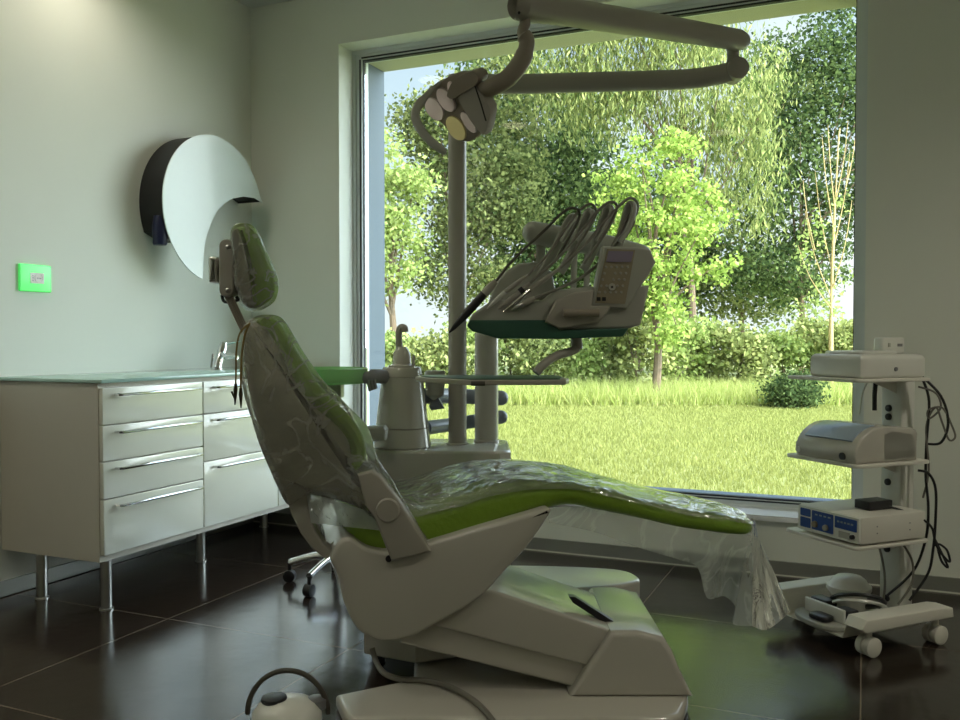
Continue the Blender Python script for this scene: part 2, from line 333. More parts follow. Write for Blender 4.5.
# socket
s0 = onX(18, 291, XL); s1 = onX(49.5, 266, XL)
t = thing('power_socket', 'bright green wall socket plate with round pale outlet', 'socket', (XL, (s0.y+s1.y)/2, s0.z))
b = MB(); b.rprism(rrect(s0.y, s0.z, s1.y, s1.z, .006), XL, XL+.012, .004, U=Vector((0,1,0)), V=UP, N=Vector((1,0,0))); obj('cover_plate', b, 'socketgreen', t)
cy, cz = (s0.y+s1.y)/2+.005, (s0.z+s1.z)/2
b = MB(); b.box((XL+.012, cy-.033, cz-.022), (XL+.014, cy+.033, cz+.022)); b.lathe((XL+.014, cy+.008, cz), [(.021, 0), (.021, .002), (.017, .0021), (.017, .0005)], 20, axis=(1, 0, 0)); o1 = obj('outlet', b, 'socketwhite', t)
b = MB()
for dy, dz in ((-.022, .010), (-.022, 0), (-.022, -.010), (.000, 0), (.008, 0), (.016, 0)): b.lathe((XL+.0142, cy+dy, cz+dz), [(.0028, 0), (.0028, .0006)], 8, axis=(1, 0, 0))
obj('socket_hole', b, 'black', o1)

# crescent dispenser
XD = -3.075
p1 = onX(163, 215, XD); p2 = onX(262.5, 200, XD); top = onX(209, 134, XD)
Rr = (p2.y - p1.y)/2 * 1.0; cyy = (p1.y + p2.y)/2; czz = top.z - Rr
cut = [onX(x, y, XD) for x, y in ((263, 203), (255, 198), (244, 196.5), (233, 198.5), (225, 203), (217, 211), (211, 223), (207, 234), (204.5, 247), (203.3, 262), (203, 279))]
cutyz = [(q.y, q.z) for q in cut]
aa = math.atan2(cutyz[-1][1]-czz, cutyz[-1][0]-cyy); ab = math.atan2(cutyz[0][1]-czz, cutyz[0][0]-cyy)
# outline: cut from right tip to lower tip, then round the circle clockwise over the left and the top
arc = []
a_s = aa if aa < 0 else aa - 2*PI; a_e = ab - 2*PI if ab > -PI*.5 else ab
if a_e > a_s: a_e -= 2*PI
for k in range(0, 61): 
    a = a_s + (a_e - a_s)*k/60; arc.append((cyy + Rr*math.cos(a), czz + Rr*math.sin(a)))
arc[0] = cutyz[-1]; arc[-1] = cutyz[0]
out = cutyz[:-1] + arc[:-1]
t = thing('towel_dispenser', 'white crescent-plate dispenser with black body mounted on the left wall', 'dispenser', (XL, cyy, czz - Rr))
b = MB(); b.rprism(out, XD-.006, XD, .0, U=Vector((0,1,0)), V=UP, N=Vector((1,0,0))); obj('front_plate', b, 'dispenser', t, label='white crescent plate')
r2 = Rr*.985
inner = []
for k in range(0, 41):
    a = ab + .02 + (math.radians(203) - ab - .02)*k/40; inner.append((cyy + r2*math.cos(a), czz + r2*math.sin(a)))
inner += [(cyy - r2*.62, czz - r2*.50), (cyy - r2*.30, czz - r2*.42)] + [(y - .02, z + .012) for y, z in cutyz[::-1][3:]]
b = MB(); b.rprism(inner, XL+.001, XD-.007, .0, U=Vector((0,1,0)), V=UP, N=Vector((1,0,0))); obj('housing', b, 'blackshell', t, label='black housing')
b = MB(); q = onX(160, 245, XD-.05); b.lathe((q.x, q.y, q.z), [(.030, 0), (.034, .006), (.036, .09), (.028, .14)], 20); obj('soap_pump', b, 'navy', t, label='dark navy pump under the housing')

# ------------------------------------------------------------------ dental chair (side-on: laid out along the view-right direction)
SK = .25; NS = FH - RA*SK
def sk(d, s_=SK): return dict(O=RA*s_*d, N=FH - RA*s_)
t = thing('dental_chair', 'green upholstered dental chair with off-white body, reclined in the room centre', 'dental chair', R(.1, 2.74, 0))
ch = t
# base plate and housings
b = MB()
pl = [(-.412, 2.492), (-.365, 2.36), (-.34, 2.335), (.50, 2.335), (.545, 2.36), (.59, 2.47), (.60, 2.52), (.605, 2.94), (.40, 2.965), (-.05, 2.965), (-.21, 2.78), (-.20, 2.61)]
b.rprism(pl, 0.002, .042, .008, U=RA, V=FH, N=UP, r1=.014); obj('base_plate', b, 'plastic', t)
b = MB(); b.rprism(px([(571, 705), (588, 668), (611, 632), (640, 630), (664, 637), (679, 668), (694, 712), (690, 722), (575, 722)], 2.47)[:0] or [(P(x, y, 2.47)[0], max(P(x, y, 2.47)[1], .040)) for x, y in ((569, 708), (588, 668), (611, 632), (638, 631.5), (664, 637.5), (673, 652), (681, 672), (694, 708))], 2.47, 2.93, .018, n=4); obj('base_housing', b, 'plastic', t)
b = MB(); b.rprism(px([(613, 629), (573, 603), (569, 597), (575, 597), (619, 625), (622, 630)], 2.56), 2.56, 2.59, .001); obj('slot_trim', b, 'black', t)
b = MB(); b.rprism([(P(x, y, 2.52)[0], P(x, y, 2.52)[1]) for x, y in ((400, 610), (437, 600), (490, 590), (608, 629), (588, 666), (575, 687), (480, 663), (400, 643))], 2.51, 2.88, .014); arm = obj('lift_arm', b, 'plastic', t)
b = MB(); b.rprism([(P(x, y, 2.50)[0], P(x, y, 2.50)[1]) for x, y in ((430, 600), (490, 589), (612, 630), (587, 665.5), (480, 638), (420, 622))], 2.495, 2.86, .010); obj('arm_cover', b, 'plastic', arm)
b = MB(); b.tube([R(.22, 2.72, .13), R(.30, 2.72, .05)], .03, 16); obj('lift_cylinder', b, 'steel', t)
# rear foot housing below the tub
b = MB(); b.rprism([(-.37, 2.78), (-.20, 2.70), (-.05, 2.76), (-.05, 2.96), (-.37, 2.96)], .05, .22, .012, U=RA, V=FH, N=UP); obj('rear_housing', b, 'plastic', t)
b = MB(); b.lathe(R(-.33, 2.86, 0), [(.02, 0), (.02, .01), (.012, .012), (.012, .06)], 14); obj('foot', b, 'black', t)
# tub / seat body
tub = [(331, 558), (338, 577), (344, 603), (356, 627), (368, 636), (384, 641), (411, 637), (440, 622), (463, 609), (485, 593), (504, 572), (524, 551), (540, 529), (549, 515), (551, 510), (547, 508), (530, 513), (480, 527), (430, 542), (392, 551), (368, 548), (352, 538), (340, 540)]
b = MB(); b.rprism([tuple(v) for v in cr([Vector(p) for p in px(tub, 2.47)], 4, True)], 2.465, 3.0, .013, n=4, **sk(2.47)); obj('seat_body', b, 'plastic', t)
# seat cushion: stations along the chair
def seat_section(a, ht, hb, dn, df, n=7, crown=.02):
    c = (ht+hb)/2; hh = (ht-hb)/2; r = min(hh*.95, .045); pts = []
    for cx, cz, a0 in ((df-r, hb+r, -90), (df-r, ht-r, 0), (dn+r, ht-r, 90), (dn+r, hb+r, 180)):
        for k in range(n+1):
            x = math.radians(a0+90*k/n); d = cx+r*math.cos(x); z = cz+r*math.sin(x)
            pts.append((d, z))
    # fill the top with a crown
    o = []
    for i, p in enumerate(pts):
        o.append(p)
        if i == 2*(n+1)-1:
            for k in range(1, 9):
                f = k/9; d = (df-r) + ((dn+r)-(df-r))*f; o.append((d, ht + crown*math.sin(PI*f)))
    return [R(a - SK*(d-2.5), d, z) for d, z in o]
SEAT = [(343, 525, 534, 2.60, 2.90), (350, 521, 544, 2.54, 2.95), (365, 517, 552, 2.51, 2.98), (393, 513, 557, 2.50, 2.99), (421, 509, 553, 2.50, 2.99), (462, 498, 541, 2.50, 2.99), (500, 487, 528, 2.50, 2.99), (540, 482.5, 514, 2.50, 2.98),
        (570, 484, 506, 2.50, 2.96), (600, 489, 511, 2.50, 2.94), (640, 499, 519, 2.51, 2.92), (680, 509, 528, 2.52, 2.90), (715, 515, 533, 2.53, 2.86), (738, 519, 535.5, 2.55, 2.82), (748, 521.5, 535.5, 2.58, 2.78), (752, 524, 533, 2.61, 2.74)]
def seat_rings(off=0, wob=0):
    rg = []; sv = cr([Vector((x, a, bb)) for x, a, bb, _, _ in SEAT], 4); wv = cr([Vector((c, d, 0)) for _, _, _, c, d in SEAT], 4)
    for s, q in zip(sv, wv):
        a0, ht = P(s.x, s.y, q.x); _, hb = P(s.x, s.z, q.x); a0 += SK*(q.x-2.5)
        rg.append(seat_section(a0 + (off*(s.x-600)/300 if off else 0), ht+off, hb-off, q.x-off, q.y+off))
    return rg
b = MB(); b.rings(seat_rings()); obj('seat_cushion', b, 'greenvinyl', t, label='green seat and leg cushion')
# backrest shell + cushion
shell = [(247, 328), (252, 323), (262, 322), (272, 332), (284, 352), (296, 378), (314, 400), (333, 417), (344, 430), (351, 445), (353, 468), (362, 481), (374, 492), (384, 503), (380, 507), (364, 505), (345, 498), (325, 493), (308, 490), (298, 494), (286, 496),
         (279, 482), (268, 455), (258, 425), (250, 395), (245, 368), (244, 345)]
sh = [tuple(v) for v in cr([Vector(p) for p in px(shell, 2.53)], 3, True)]
b = MB(); b.rprism(sh, 2.515, 2.975, .02, n=6, r1=.02, **sk(2.53))
bs = obj('backrest_shell', b, 'shellgrey', t, label='grey beige backrest shell')
bandp = px([(281, 480), (290, 512), (300, 533), (312, 549), (326, 560), (336, 553), (324, 545), (315, 532), (309, 514), (307, 490), (296, 484)], 2.50)
b = MB(); b.rprism(bandp, 2.50, 2.55, .006); obj('backrest_strut', b, 'plastic3', t)
b = MB(); b.rprism(bandp, 2.94, 2.99, .006, O=RA*.12); obj('backrest_strut', b, 'plastic3', t)
cush = [(256, 322), (263, 318.5), (272, 318), (280, 323), (290, 338), (299, 354), (308, 368), (317, 382), (330, 396), (345, 411), (356, 424), (363, 436), (366, 449), (364, 461), (355, 471), (349, 466), (350, 448), (343, 434), (330, 421), (312, 406), (297, 386), (286, 364), (275, 343), (266, 331)]
b = MB(); b.rprism([tuple(v) for v in cr([Vector(p) for p in px(cush, 2.53)], 4, True)], 2.50, 2.99, .03, n=6, **sk(2.53)); obj('backrest_cushion', b, 'greenvinyl', t, label='green backrest cushion')
HB = [(358, 474), (372, 470), (381, 476), (399, 499), (415, 524), (431, 550), (412, 556), (392, 560), (384, 541), (375, 517), (366, 505)]
b = MB(); b.rprism(px(HB, 2.46), 2.445, 2.50, .008); br_ = obj('hinge_bracket', b, 'plastic3', t)
b = MB(); b.rprism(px(HB, 2.50), 2.99, 3.03, .008, **sk(2.50)); obj('hinge_bracket', b, 'plastic3', t)
b = MB(); b.lathe(W(388, 510, 2.447), [(.034, 0), (.034, .006), (.030, .010)], 28, axis=-FH); obj('pivot_cap', b, 'plastic3', br_)
b = MB(); b.lathe(W(389, 558, 2.463), [(.009, 0), (.009, .012)], 12, axis=-FH); obj('screw', b, 'black', br_)
b = MB(); b.rprism(px([(333, 541), (344, 553), (339, 559), (326, 549)], 2.53), 2.53, 2.60, .003); obj('latch', b, 'steel', t)
# armrest on the far side
b = MB(); b.rprism(px([(352, 428), (384, 426), (387, 430), (386, 440), (352, 444)], 3.02), 3.0, 3.08, .01); obj('armrest', b, 'plastic2', t)
# headrest
hp = [(236, 230), (243, 227.5), (252, 230.5), (259, 244), (266, 259), (273, 275), (275.5, 288), (272, 298), (264, 304.5), (254, 306), (250.5, 300), (248, 280), (245, 262), (240, 243)]
b = MB(); b.rprism([tuple(v) for v in cr([Vector(p) for p in px(hp, 2.64)], 4, True)], 2.60, 2.86, .016, n=5, **sk(2.64, .30)); hr = obj('headrest_pad', b, 'greenvinyl', t, label='green headrest pad')
hs = [(232, 233), (238, 231), (243, 245), (247, 262), (250, 282), (252, 305), (246, 302), (240, 292), (236, 278), (235, 262), (232, 245)]
b = MB(); b.rprism([tuple(v) for v in cr([Vector(p) for p in px(hs, 2.64)], 4, True)], 2.595, 2.85, .006, n=4, **sk(2.64, .30)); obj('headrest_back', b, 'plastic3', hr)
def capsule(p, q, r, n=10):
    p = Vector(p); q = Vector(q); a0 = math.atan2(q.y-p.y, q.x-p.x); o = []
    for k in range(n+1): a = a0-PI/2+PI*k/n; o.append((q.x+r*math.cos(a), q.y+r*math.sin(a)))
    for k in range(n+1): a = a0+PI/2+PI*k/n; o.append((p.x+r*math.cos(a), p.y+r*math.sin(a)))
    return o
b = MB(); b.rprism(capsule(P(228, 247, 2.66), P(228, 290, 2.66), .022), 2.64, 2.70, .006); lk = obj('headrest_link', b, 'plastic3', t)
for y in (247, 290):
    b = MB(); b.sphere(W(228, y, 2.64), .0085, seg=10); obj('screw', b, 'steel', lk)
b = MB(); b.rprism(rrect(P(210, 283, 2.68)[0], P(210, 283, 2.68)[1], P(219, 257, 2.68)[0], P(219, 257, 2.68)[1], .006), 2.66, 2.74, .012); kb = obj('lock_knob', b, 'steel', t)
b = MB(); c0 = W(219, 270, 2.70); b.tube([c0, c0 + RA*.03], .012, 10); obj('knob_shaft', b, 'black', kb)
for k, dd in enumerate((2.66, 2.70)):
    b = MB()
    for o_ in (-.010, -.003, .004, .011):
        b.tube([W(226.5, 292, dd) + RA*o_, W(246.5, 334, dd) + RA*o_], .0032, 8)
    obj('headrest_bar', b, 'steel' if k else 'ruststeel', t)
b = MB(); b.tube(cr([W(222, 295, 2.72), W(225, 302, 2.72), W(238, 300, 2.70), W(236, 297, 2.7)], 4), .005, 8); obj('release_lever', b, 'black', t)

# plastic film covers ------------------------------------------------
def wobble(mb, amp, scale=14, lim=None):
    from mathutils import noise
    for v in mb.v:
        n = noise.noise_vector(v*scale) * amp + noise.noise_vector(v*scale*2.7) * amp*.4
        v += n
    return mb
fo = [(232, 229), (240, 224.5), (251, 226), (259, 236), (268, 256), (276, 275), (278, 288), (275, 300), (266, 307.5), (252, 309), (243, 303), (236, 290), (232.5, 270), (230.5, 245)]
b = MB(); b.rprism([tuple(v) for v in cr([Vector(p) for p in px(fo, 2.64)], 6, True)], 2.59, 2.87, .018, n=5, **sk(2.64, .30)); wobble(b, .003, 20)
solo('headrest_cover', b, 'filmdull', 'clear plastic bag pulled over the small green headrest', 'plastic cover')
fb = [(244, 328), (248, 321), (258, 316), (271, 314.5), (282, 319), (292, 334), (302, 350), (312, 365), (322, 380), (336, 394), (350, 408), (362, 421), (370, 436), (376, 455), (390, 478), (404, 501), (418, 525), (432, 550),
      (412, 556), (393, 559), (384, 541), (376, 519), (362, 508), (345, 500), (325, 495), (306, 492), (296, 498), (286, 500), (270, 468), (254, 427), (245, 395), (241, 366), (242, 342)]
b = MB(); b.rprism([tuple(v) for v in cr([Vector(p) for p in px(fb, 2.53)], 4, True)], 2.475, 3.005, .012, n=4, **sk(2.53)); wobble(b, .0035, 13)
solo('backrest_cover', b, 'filmdull', 'clear plastic film wrapped around the tall chair backrest', 'plastic cover')
# film between the frame bars
b = MB(); g = []
for i in range(9):
    f = i/8; top_ = Vector((306 + 66*f, 492 + 20*f)); bot = Vector((311 + 74*f, 523 + 8*f))
    g.append([W(*(top_.lerp(bot, j/4)), 2.485 + .010*math.sin(i*1.7+j)) for j in range(5)])
b.rings(g, cap=False, closed=False)
solo('loose_film', b, 'milkfilm', 'loose milky plastic film stretched across the opening at the backrest foot', 'plastic film')
# seat film: upper skin plus hanging skirt
rg = seat_rings(.006); n0 = len(rg[0]); 
b = MB(); st_ = rg[14:]
# keep only near side and top of each ring (open sheet)
keep = [[r[i] for i in range(8, n0-10)] for r in st_]
b.rings(keep, cap=False, closed=False); wobble(b, .005, 16)
scv = solo('seat_cover', b, 'film', 'clear plastic film draped over the seat and hanging off the foot end', 'plastic cover')
b = MB()
top_edge = [(546, 509), (572, 506), (597, 509), (620, 514), (640, 518), (660, 523), (680, 527), (700, 530), (716, 533), (732, 534), (746, 534), (752, 528), (753, 522)]
hem = [(549, 523), (572, 527), (597, 533), (620, 541), (640, 548), (660, 554), (680, 560), (698, 568), (707, 598), (724, 596), (736, 608), (733, 624), (752, 626)]
dt = [2.49, 2.49, 2.49, 2.49, 2.49, 2.49, 2.49, 2.49, 2.49, 2.50, 2.52, 2.55, 2.58]
dh = [2.48, 2.47, 2.475, 2.48, 2.47, 2.475, 2.47, 2.46, 2.44, 2.50, 2.50, 2.44, 2.46]
T = cr([Vector((x, y, d)) for (x, y), d in zip(top_edge, dt)], 4); Hm = cr([Vector((x, y, d)) for (x, y), d in zip(hem, dh)], 4)
g = []
for i, (p, q) in enumerate(zip(T, Hm)):
    row = []
    for j in range(9):
        s = p.lerp(q, j/8); row.append(W(s.x, s.y, s.z + .010*math.sin(i*.55)*(j/8)))
    g.append(row)
b.rings(g, cap=False, closed=False)
T2 = cr([Vector((753, 521, 2.58)), Vector((755, 520, 2.66)), Vector((754, 519, 2.74)), Vector((750, 517, 2.80))], 6)
H2 = cr([Vector((752, 626, 2.46)), Vector((766, 630, 2.52)), Vector((781, 620, 2.58)), Vector((791, 611, 2.66))], 6)
g = []
for i, (p, q) in enumerate(zip(T2, H2)):
    g.append([W(*(p.lerp(q, j/8).xy), p.lerp(q, j/8).z + .012*math.sin(i*.9)*(j/8)) for j in range(9)])
b.rings(g, cap=False, closed=False)
obj('hanging_edge', b, 'skirtfilm', scv, label='milky film edge hanging below the leg rest')

# bib cord
t = thing('bib_cord', 'amber bib cord with two clips hanging behind the chair backrest', 'bib cord', W(240, 405, 2.47))
for pts, e in (([(250, 323), (245, 334), (242, 352), (241, 372), (240.8, 388)], (241, 408)), ([(249, 324), (240, 333), (236.5, 350), (236, 370), (235.8, 384)], (235, 405))):
    b = MB(); b.tube(cr([W(x, y, 2.47) for x, y in pts], 5), .0028, 8); c = obj('cord', b, 'bib', t)
    b = MB(); p = W(pts[-1][0], pts[-1][1], 2.47); q = W(e[0], e[1], 2.47); b.tube([p, p.lerp(q, .3), p.lerp(q, .55), q], [.004, .006, .0045, .0015], 8)
    if e[0] < 240: b.tube([p.lerp(q, .75), p.lerp(q, .35) - RA*.011], [.002, .003], 6)
    obj('clip', b, 'bibclip', c)

# ------------------------------------------------------------------ dental unit (box behind the chair with cuspidor tower)
t = thing('dental_unit', 'off-white cuspidor unit with conical tower and green bowl behind the chair', 'dental unit', R(-.14, 3.28, 0))
b = MB(); A = [(-.40, 3.12), (-.36, 3.09), (.07, 3.09), (.11, 3.13), (.11, 3.42), (.06, 3.48), (-.33, 3.48), (-.40, 3.40)]
b.rprism(A, .12, .662, .012, U=RA, V=FH, N=UP); obj('cabinet', b, 'plastic', t)
b = MB(); b.rprism([tuple(v) for v in cr([Vector(p) for p in [(-.02, 2.97), (.15, 2.965), (.36, 2.99), (.50, 3.07), (.51, 3.17), (.42, 3.26), (.15, 3.29), (-.05, 3.25)]], 5, True)], .003, .262, .012, U=RA, V=FH, N=UP, r1=.018, r=.004) if False else b.rprism([tuple(v) for v in cr([Vector(p) for p in [(-.02, 3.0), (.15, 2.99), (.38, 3.0), (.53, 3.06), (.57, 3.14), (.49, 3.25), (.15, 3.30), (-.05, 3.27)]], 5, True)], .003, .205, .014, U=RA, V=FH, N=UP); obj('floor_box', b, 'plastic', t, label='low oval floor box')
def cone(name, pxl, pxr, pxl2, pxr2, yb, yt, d, m, parent, extra=None, seg=40):
    ab, hb = P((pxl+pxr)/2, yb, d); rb = (pxr-pxl)/2/F*d; at_, ht = P((pxl2+pxr2)/2, yt, d); rt = (pxr2-pxl2)/2/F*d
    b = MB(); c = R((ab+at_)/2, d, hb)
    prof = [(rb*.96, 0), (rb, .006)] + (extra(rb, rt, ht-hb) if extra else []) + [(rt, ht-hb-.006), (rt*.95, ht-hb)]
    b.lathe(c, prof, seg); return obj(name, b, m, parent), c, ht
def ex(rb, rt, H):
    k = .25*H; r_ = rb+(rt-rb)*.25
    return [(r_+.001, k-.002), (r_-.003, k-.001), (r_-.003, k+.001), (r_, k+.002)] + [(rb+(rt-rb)*.87, H*.87), (rb+(rt-rb)*.87-.003, H*.872), (rb+(rt-rb)*.87-.003, H*.88), (rb+(rt-rb)*.88, H*.883)]
tw, tc_, th = cone('cuspidor_tower', 373, 431, 383, 422, 447, 367, 3.22, 'plastic', t, ex)
b = MB(); c = W(402, 366, 3.22); b.lathe(c - UP*.004, [(.050, 0), (.050, .006), (.035, .012), (.032, .05), (.018, .075)], 28, sx=1, sy=1); obj('spout_base', b, 'plastic', tw)
b = MB(); b.tube(cr([W(399, 362, 3.22), W(399, 345, 3.22), W(399, 332, 3.22), W(401, 327.5, 3.22), W(404.5, 328, 3.21), (W(405, 332, 3.21))], 6), .0125, 14); obj('rinse_spout', b, 'plastic3', tw)
b = MB(); b.tube([W(413.5, 366, 3.20), W(413.5, 356, 3.20)], .006, 10); obj('cup_filler', b, 'plastic', tw)
# green bowl
ab_, hb_ = P(326, 376, 3.10); c = R(ab_, 3.14, P(326, 384, 3.1)[1])
b = MB(); b.lathe(c, [(.06, .0), (.13, .001), (.138, .008), (.143, .054), (.137, .056), (.130, .016), (.10, .008), (.02, .006)], 40); obj('cuspidor_bowl', b, 'bowlglass', t, label='translucent green bowl')
b = MB(); b.tube(cr([W(364, 378, 3.11), W(370, 377, 3.11), W(376, 376, 3.14), W(386, 377, 3.18)], 4), [.022]*6+[.026]*7, 12); 
for k in range(3): b.tube([W(368+3*k, 380, 3.09), W(370+3*k, 391-k, 3.09)], .006, 8)
obj('bowl_bracket', b, 'darksteel', t)
b = MB(); b.box((-.07, -.03, -.05), (.05, .05, -.002), O=c, U=RA, V=FH, N=UP); obj('bowl_drain', b, 'plastic2', t)
# support column of the console and suction tubes
b = MB(); c = W(486.5, 443, 3.40); b.lathe((c.x, c.y, .655), [(.050, 0), (.050, .012), (.046, .014), (.046, P(486, 333, 3.4)[1]-.655)], 32); obj('column', b, 'plastic', t)
for y, x1, y1, r in ((396, 501, 398, .030), (421, 501, 417, .027)):
    b = MB(); b.tube(cr([W(425, y+7 if y > 400 else y, 3.30), W(455, y+(3 if y > 400 else 0), 3.52), W(x1, y1, 3.52)], 5), r, 16); 
    q = W(x1, y1, 3.52); b.sphere(q, r, seg=14); obj('suction_holder', b, 'tubegrey', t)
b = MB(); b.lathe(W(435, 400, 3.30), [(.012, 0), (.034, .02), (.04, .10), (.036, .11)], 20, axis=UP); obj('suction_head', b, 'plastic2', t)
b = MB(); b.tube([W(430, 408, 3.30), W(441, 402, 3.30)], [.010, .028], 14); obj('suction_nozzle', b, 'tubegrey', t)

# ------------------------------------------------------------------ operating light
t = thing('operating_light', 'taupe dental operating light on a folding arm above the chair', 'dental lamp', W(457.5, 444, 3.30))
cb = W(457.5, 444, 3.30); ztop = P(457, 84, 3.30)[1]
b = MB(); b.lathe((cb.x, cb.y, .655), [(.043, 0), (.043, .01), (.034, .013), (.034, ztop-.655+.03)], 32); obj('pole', b, 'plastic3', t)
b = MB(); b.tube(cr([W(457, 84, 3.30), W(520, 84, 3.30), W(600, 82, 3.31), W(680, 79.5, 3.31), W(712, 76, 3.31), W(738, 70, 3.31)], 6), .0365, 20); lo = obj('lower_arm', b, 'plastic3', t)
b = MB(); b.lathe(W(735, 71, 3.31) - FH*.048, [(.034, 0), (.040, .004), (.040, .09), (.034, .094)], 24, axis=FH); obj('elbow_cap', b, 'plastic3', lo)
b = MB(); b.lathe(W(733, 62, 3.31), [(.024, 0), (.022, .02), (.024, .045), (.034, .08)], 20); obj('elbow_neck', b, 'plastic3', lo)
b = MB(); b.tube([W(517, 5, 2.42), W(519, 5.3, 2.42), W(560, 11, 2.58), W(650, 25, 2.90), W(738, 40, 3.28), W(743, 41, 3.31)], [.034, .040, .040, .040, .038, .030], 24); ua = obj('upper_arm', b, 'plastic3', t)
b = MB(); b.lathe(W(519, 13, 2.39), [(.004, 0), (.004, .003)], 10, axis=-FH); obj('screw', b, 'black', ua)
b = MB(); b.tube(cr([W(524, 14, 2.44), W(525, 24, 2.44), W(522, 33, 2.44), W(527, 42, 2.44), W(522, 60, 2.44), W(508, 78, 2.44), W(492, 87, 2.44), W(482, 90, 2.46)], 6), [.017]*4+[.015]*6+[.014]*4+[.022]*8+[.025]*8+[.025]*8+[.022]*5, 16); obj('lamp_yoke', b, 'ruststeel', t)
def LD(x, y): return 2.50 - .0011*(x-450) + .0004*(y-110)
NL = (-FH*.75 - RA*.5 - UP*.43).normalized()
def lplate(outl, off, th, sm=4):
    pts = [W(x, y, LD(x, y)) for x, y in outl]
    pts = cr(pts, sm, True) if sm else pts
    f_ = [p + NL*off for p in pts]; k_ = [p + NL*(off-th) for p in pts]
    c = sum(f_, Vector())/len(f_); rim = [c + (p-c)*.97 + NL*.004 for p in f_]
    b = MB(); b.rings([k_, f_, rim]); return b
hd = obj('lamp_head', lplate([(425, 103), (430, 92), (443, 80), (458, 73), (470, 78), (478, 105), (481, 130), (474, 139), (465, 141.5), (454, 135), (440, 121), (427, 113)], 0, .035), 'ruststeel', t)
for x, y, w_, h_, m_ in ((436, 108.5, 7.6, 12.6, 'lens1'), (447.5, 99.3, 7.0, 13.6, 'lens1'), (457.5, 127.5, 7.8, 13.8, 'lens2'), (470, 121.5, 4.5, 12.5, 'lens1'), (452, 88, 2.6, 7.5, 'lens1')):
    ol = []; ang = math.radians(-33 if h_ > 8 else -10)
    for k in range(24):
        a = 2*PI*k/24; u_, v_ = w_*math.cos(a), h_*math.sin(a); ol.append((x + u_*math.cos(ang) - v_*math.sin(ang), y + u_*math.sin(ang) + v_*math.cos(ang)))
    obj('reflector', lplate(ol, .007, .006, 0), m_, hd)
b = lplate([(461, 92), (470, 88), (474, 82), (484, 90), (494, 105), (493, 118), (489, 133), (480, 126), (468, 108)], .020, .035, 2); obj('side_housing', b, 'plastic3', t)
b = lplate([(452, 94), (456, 82), (464, 74), (478, 69), (484, 76), (480, 84), (466, 92), (459, 97)], .026, .05, 2); obj('upper_housing', b, 'ruststeel', t)
b = MB(); b.tube([W(x, y, LD(x, y)-.030) for x, y in ((475, 86), (481, 104), (486, 121))], .0022, 6); obj('panel_gap', b, 'black', t)
b = MB(); b.tube(cr([W(457, 77, 2.52), W(441, 82, 2.50), (W(428, 94, 2.47)), W(417, 108, 2.45), W(416, 120, 2.44), W(427, 138, 2.43), W(446, 153, 2.42)], 6), [.005]*8+[.009]*4+[.0125]*8+[.0125]*8+[.010, .006], 12); obj('grip', b, 'plastic2', t)

# ------------------------------------------------------------------ instrument console
t = thing('instrument_console', 'grey instrument delivery console with keypad panel on the swing column', 'dental console', W(560, 337, 2.9))
D0, D1 = 2.82, 3.12
b = MB(); b.rprism(px([(467, 325), (472, 314), (492, 300), (515, 299), (543, 300), (556, 290), (592, 286), (628, 286), (650, 285), (641, 325), (627, 329), (500, 330), (474, 330)], D0), D0, D1, .012); body = obj('body', b, 'plastic2', t)
b = MB(); b.rprism(px([(467, 326), (472, 331), (498, 338.5), (560, 339), (623, 336.5), (629, 328), (560, 330), (548, 320), (470, 320)], D0-.004), D0-.006, D1-.02, .005); obj('bottom_tray', b, 'darkgreen', body, label='dark green underside')
b = MB(); b.rprism(px([(494, 284), (506, 271), (518, 264), (536, 262), (552, 272), (556, 296), (520, 303), (488, 304)], 3.08), 3.06, 3.12, .012); obj('holder_panel', b, 'plastic2', body)
b = MB(); b.rprism(px([(545, 322), (556, 300), (575, 292), (594, 290), (592, 305), (612, 306), (600, 322), (560, 329)], D0-.02), D0-.02, D0+.03, .008); obj('side_recess', b, 'plastic3', body)
b = MB(); a0 = W(563, 313, D0-.03); a1 = W(599, 313, D0-.03); b.tube([a0, a1], .013, 16); obj('grip_bar', b, 'ruststeel', body)
b = MB(); b.tube(cr([W(534, 233, 3.10), W(560, 238, 3.10), W(600, 245, 3.10), W(640, 256, 3.10)], 4), .041, 18); q0 = W(534, 233, 3.10); b.sphere(q0, .041); b.sphere(W(640, 256, 3.10), .041); bar = obj('rear_bar', b, 'plastic2', t)
for x in (540, 574, 587):
    b = MB(); b.tube([W(x-1, 300, 3.10), W(x+1, 240, 3.10)], .012 if x > 541 else .018, 10, .6); obj('bar_post', b, 'plastic2', bar)
# keypad box
kp = px([(603, 246), (638, 247), (650, 249), (656, 262), (648, 277), (640, 288), (627, 309), (591, 306)], 2.80)
b = MB(); b.rprism(kp, 2.80, 2.86, .008); pan = obj('keypad_panel', b, 'plastic2', t)
def quad(pp, d, th=.003): 
    b = MB(); b.rprism(px(pp, d), d-th, d, 0); return b
obj('keypad_face', quad([(607, 249), (635, 250), (625, 304), (595, 303)], 2.80), 'keys', pan)
obj('display', quad([(608.5, 251), (633.5, 251.5), (631, 262), (606, 262)], 2.797), 'lilac', pan)
b = MB()
for r_ in range(5):
    for c_ in range(5):
        y = 267 + r_*6.3; x = 606 + c_*5.4 - r_*1.6
        if r_ in (1, 2) and c_ in (1,): continue
        b.lathe(W(x, y, 2.797), [(.0045, 0), (.004, .002)], 8, axis=-FH)
obj('key', b, 'plastic3', pan, kind='stuff')
b = MB(); b.lathe(W(612, 287, 2.797), [(.012, 0), (.011, .004)], 16, axis=-FH); kd = obj('selector_knob', b, 'plastic', pan)
b = MB(); b.lathe(W(612, 287, 2.793), [(.004, 0), (.004, .001)], 10, axis=-FH); obj('knob_dot', b, 'black', kd)
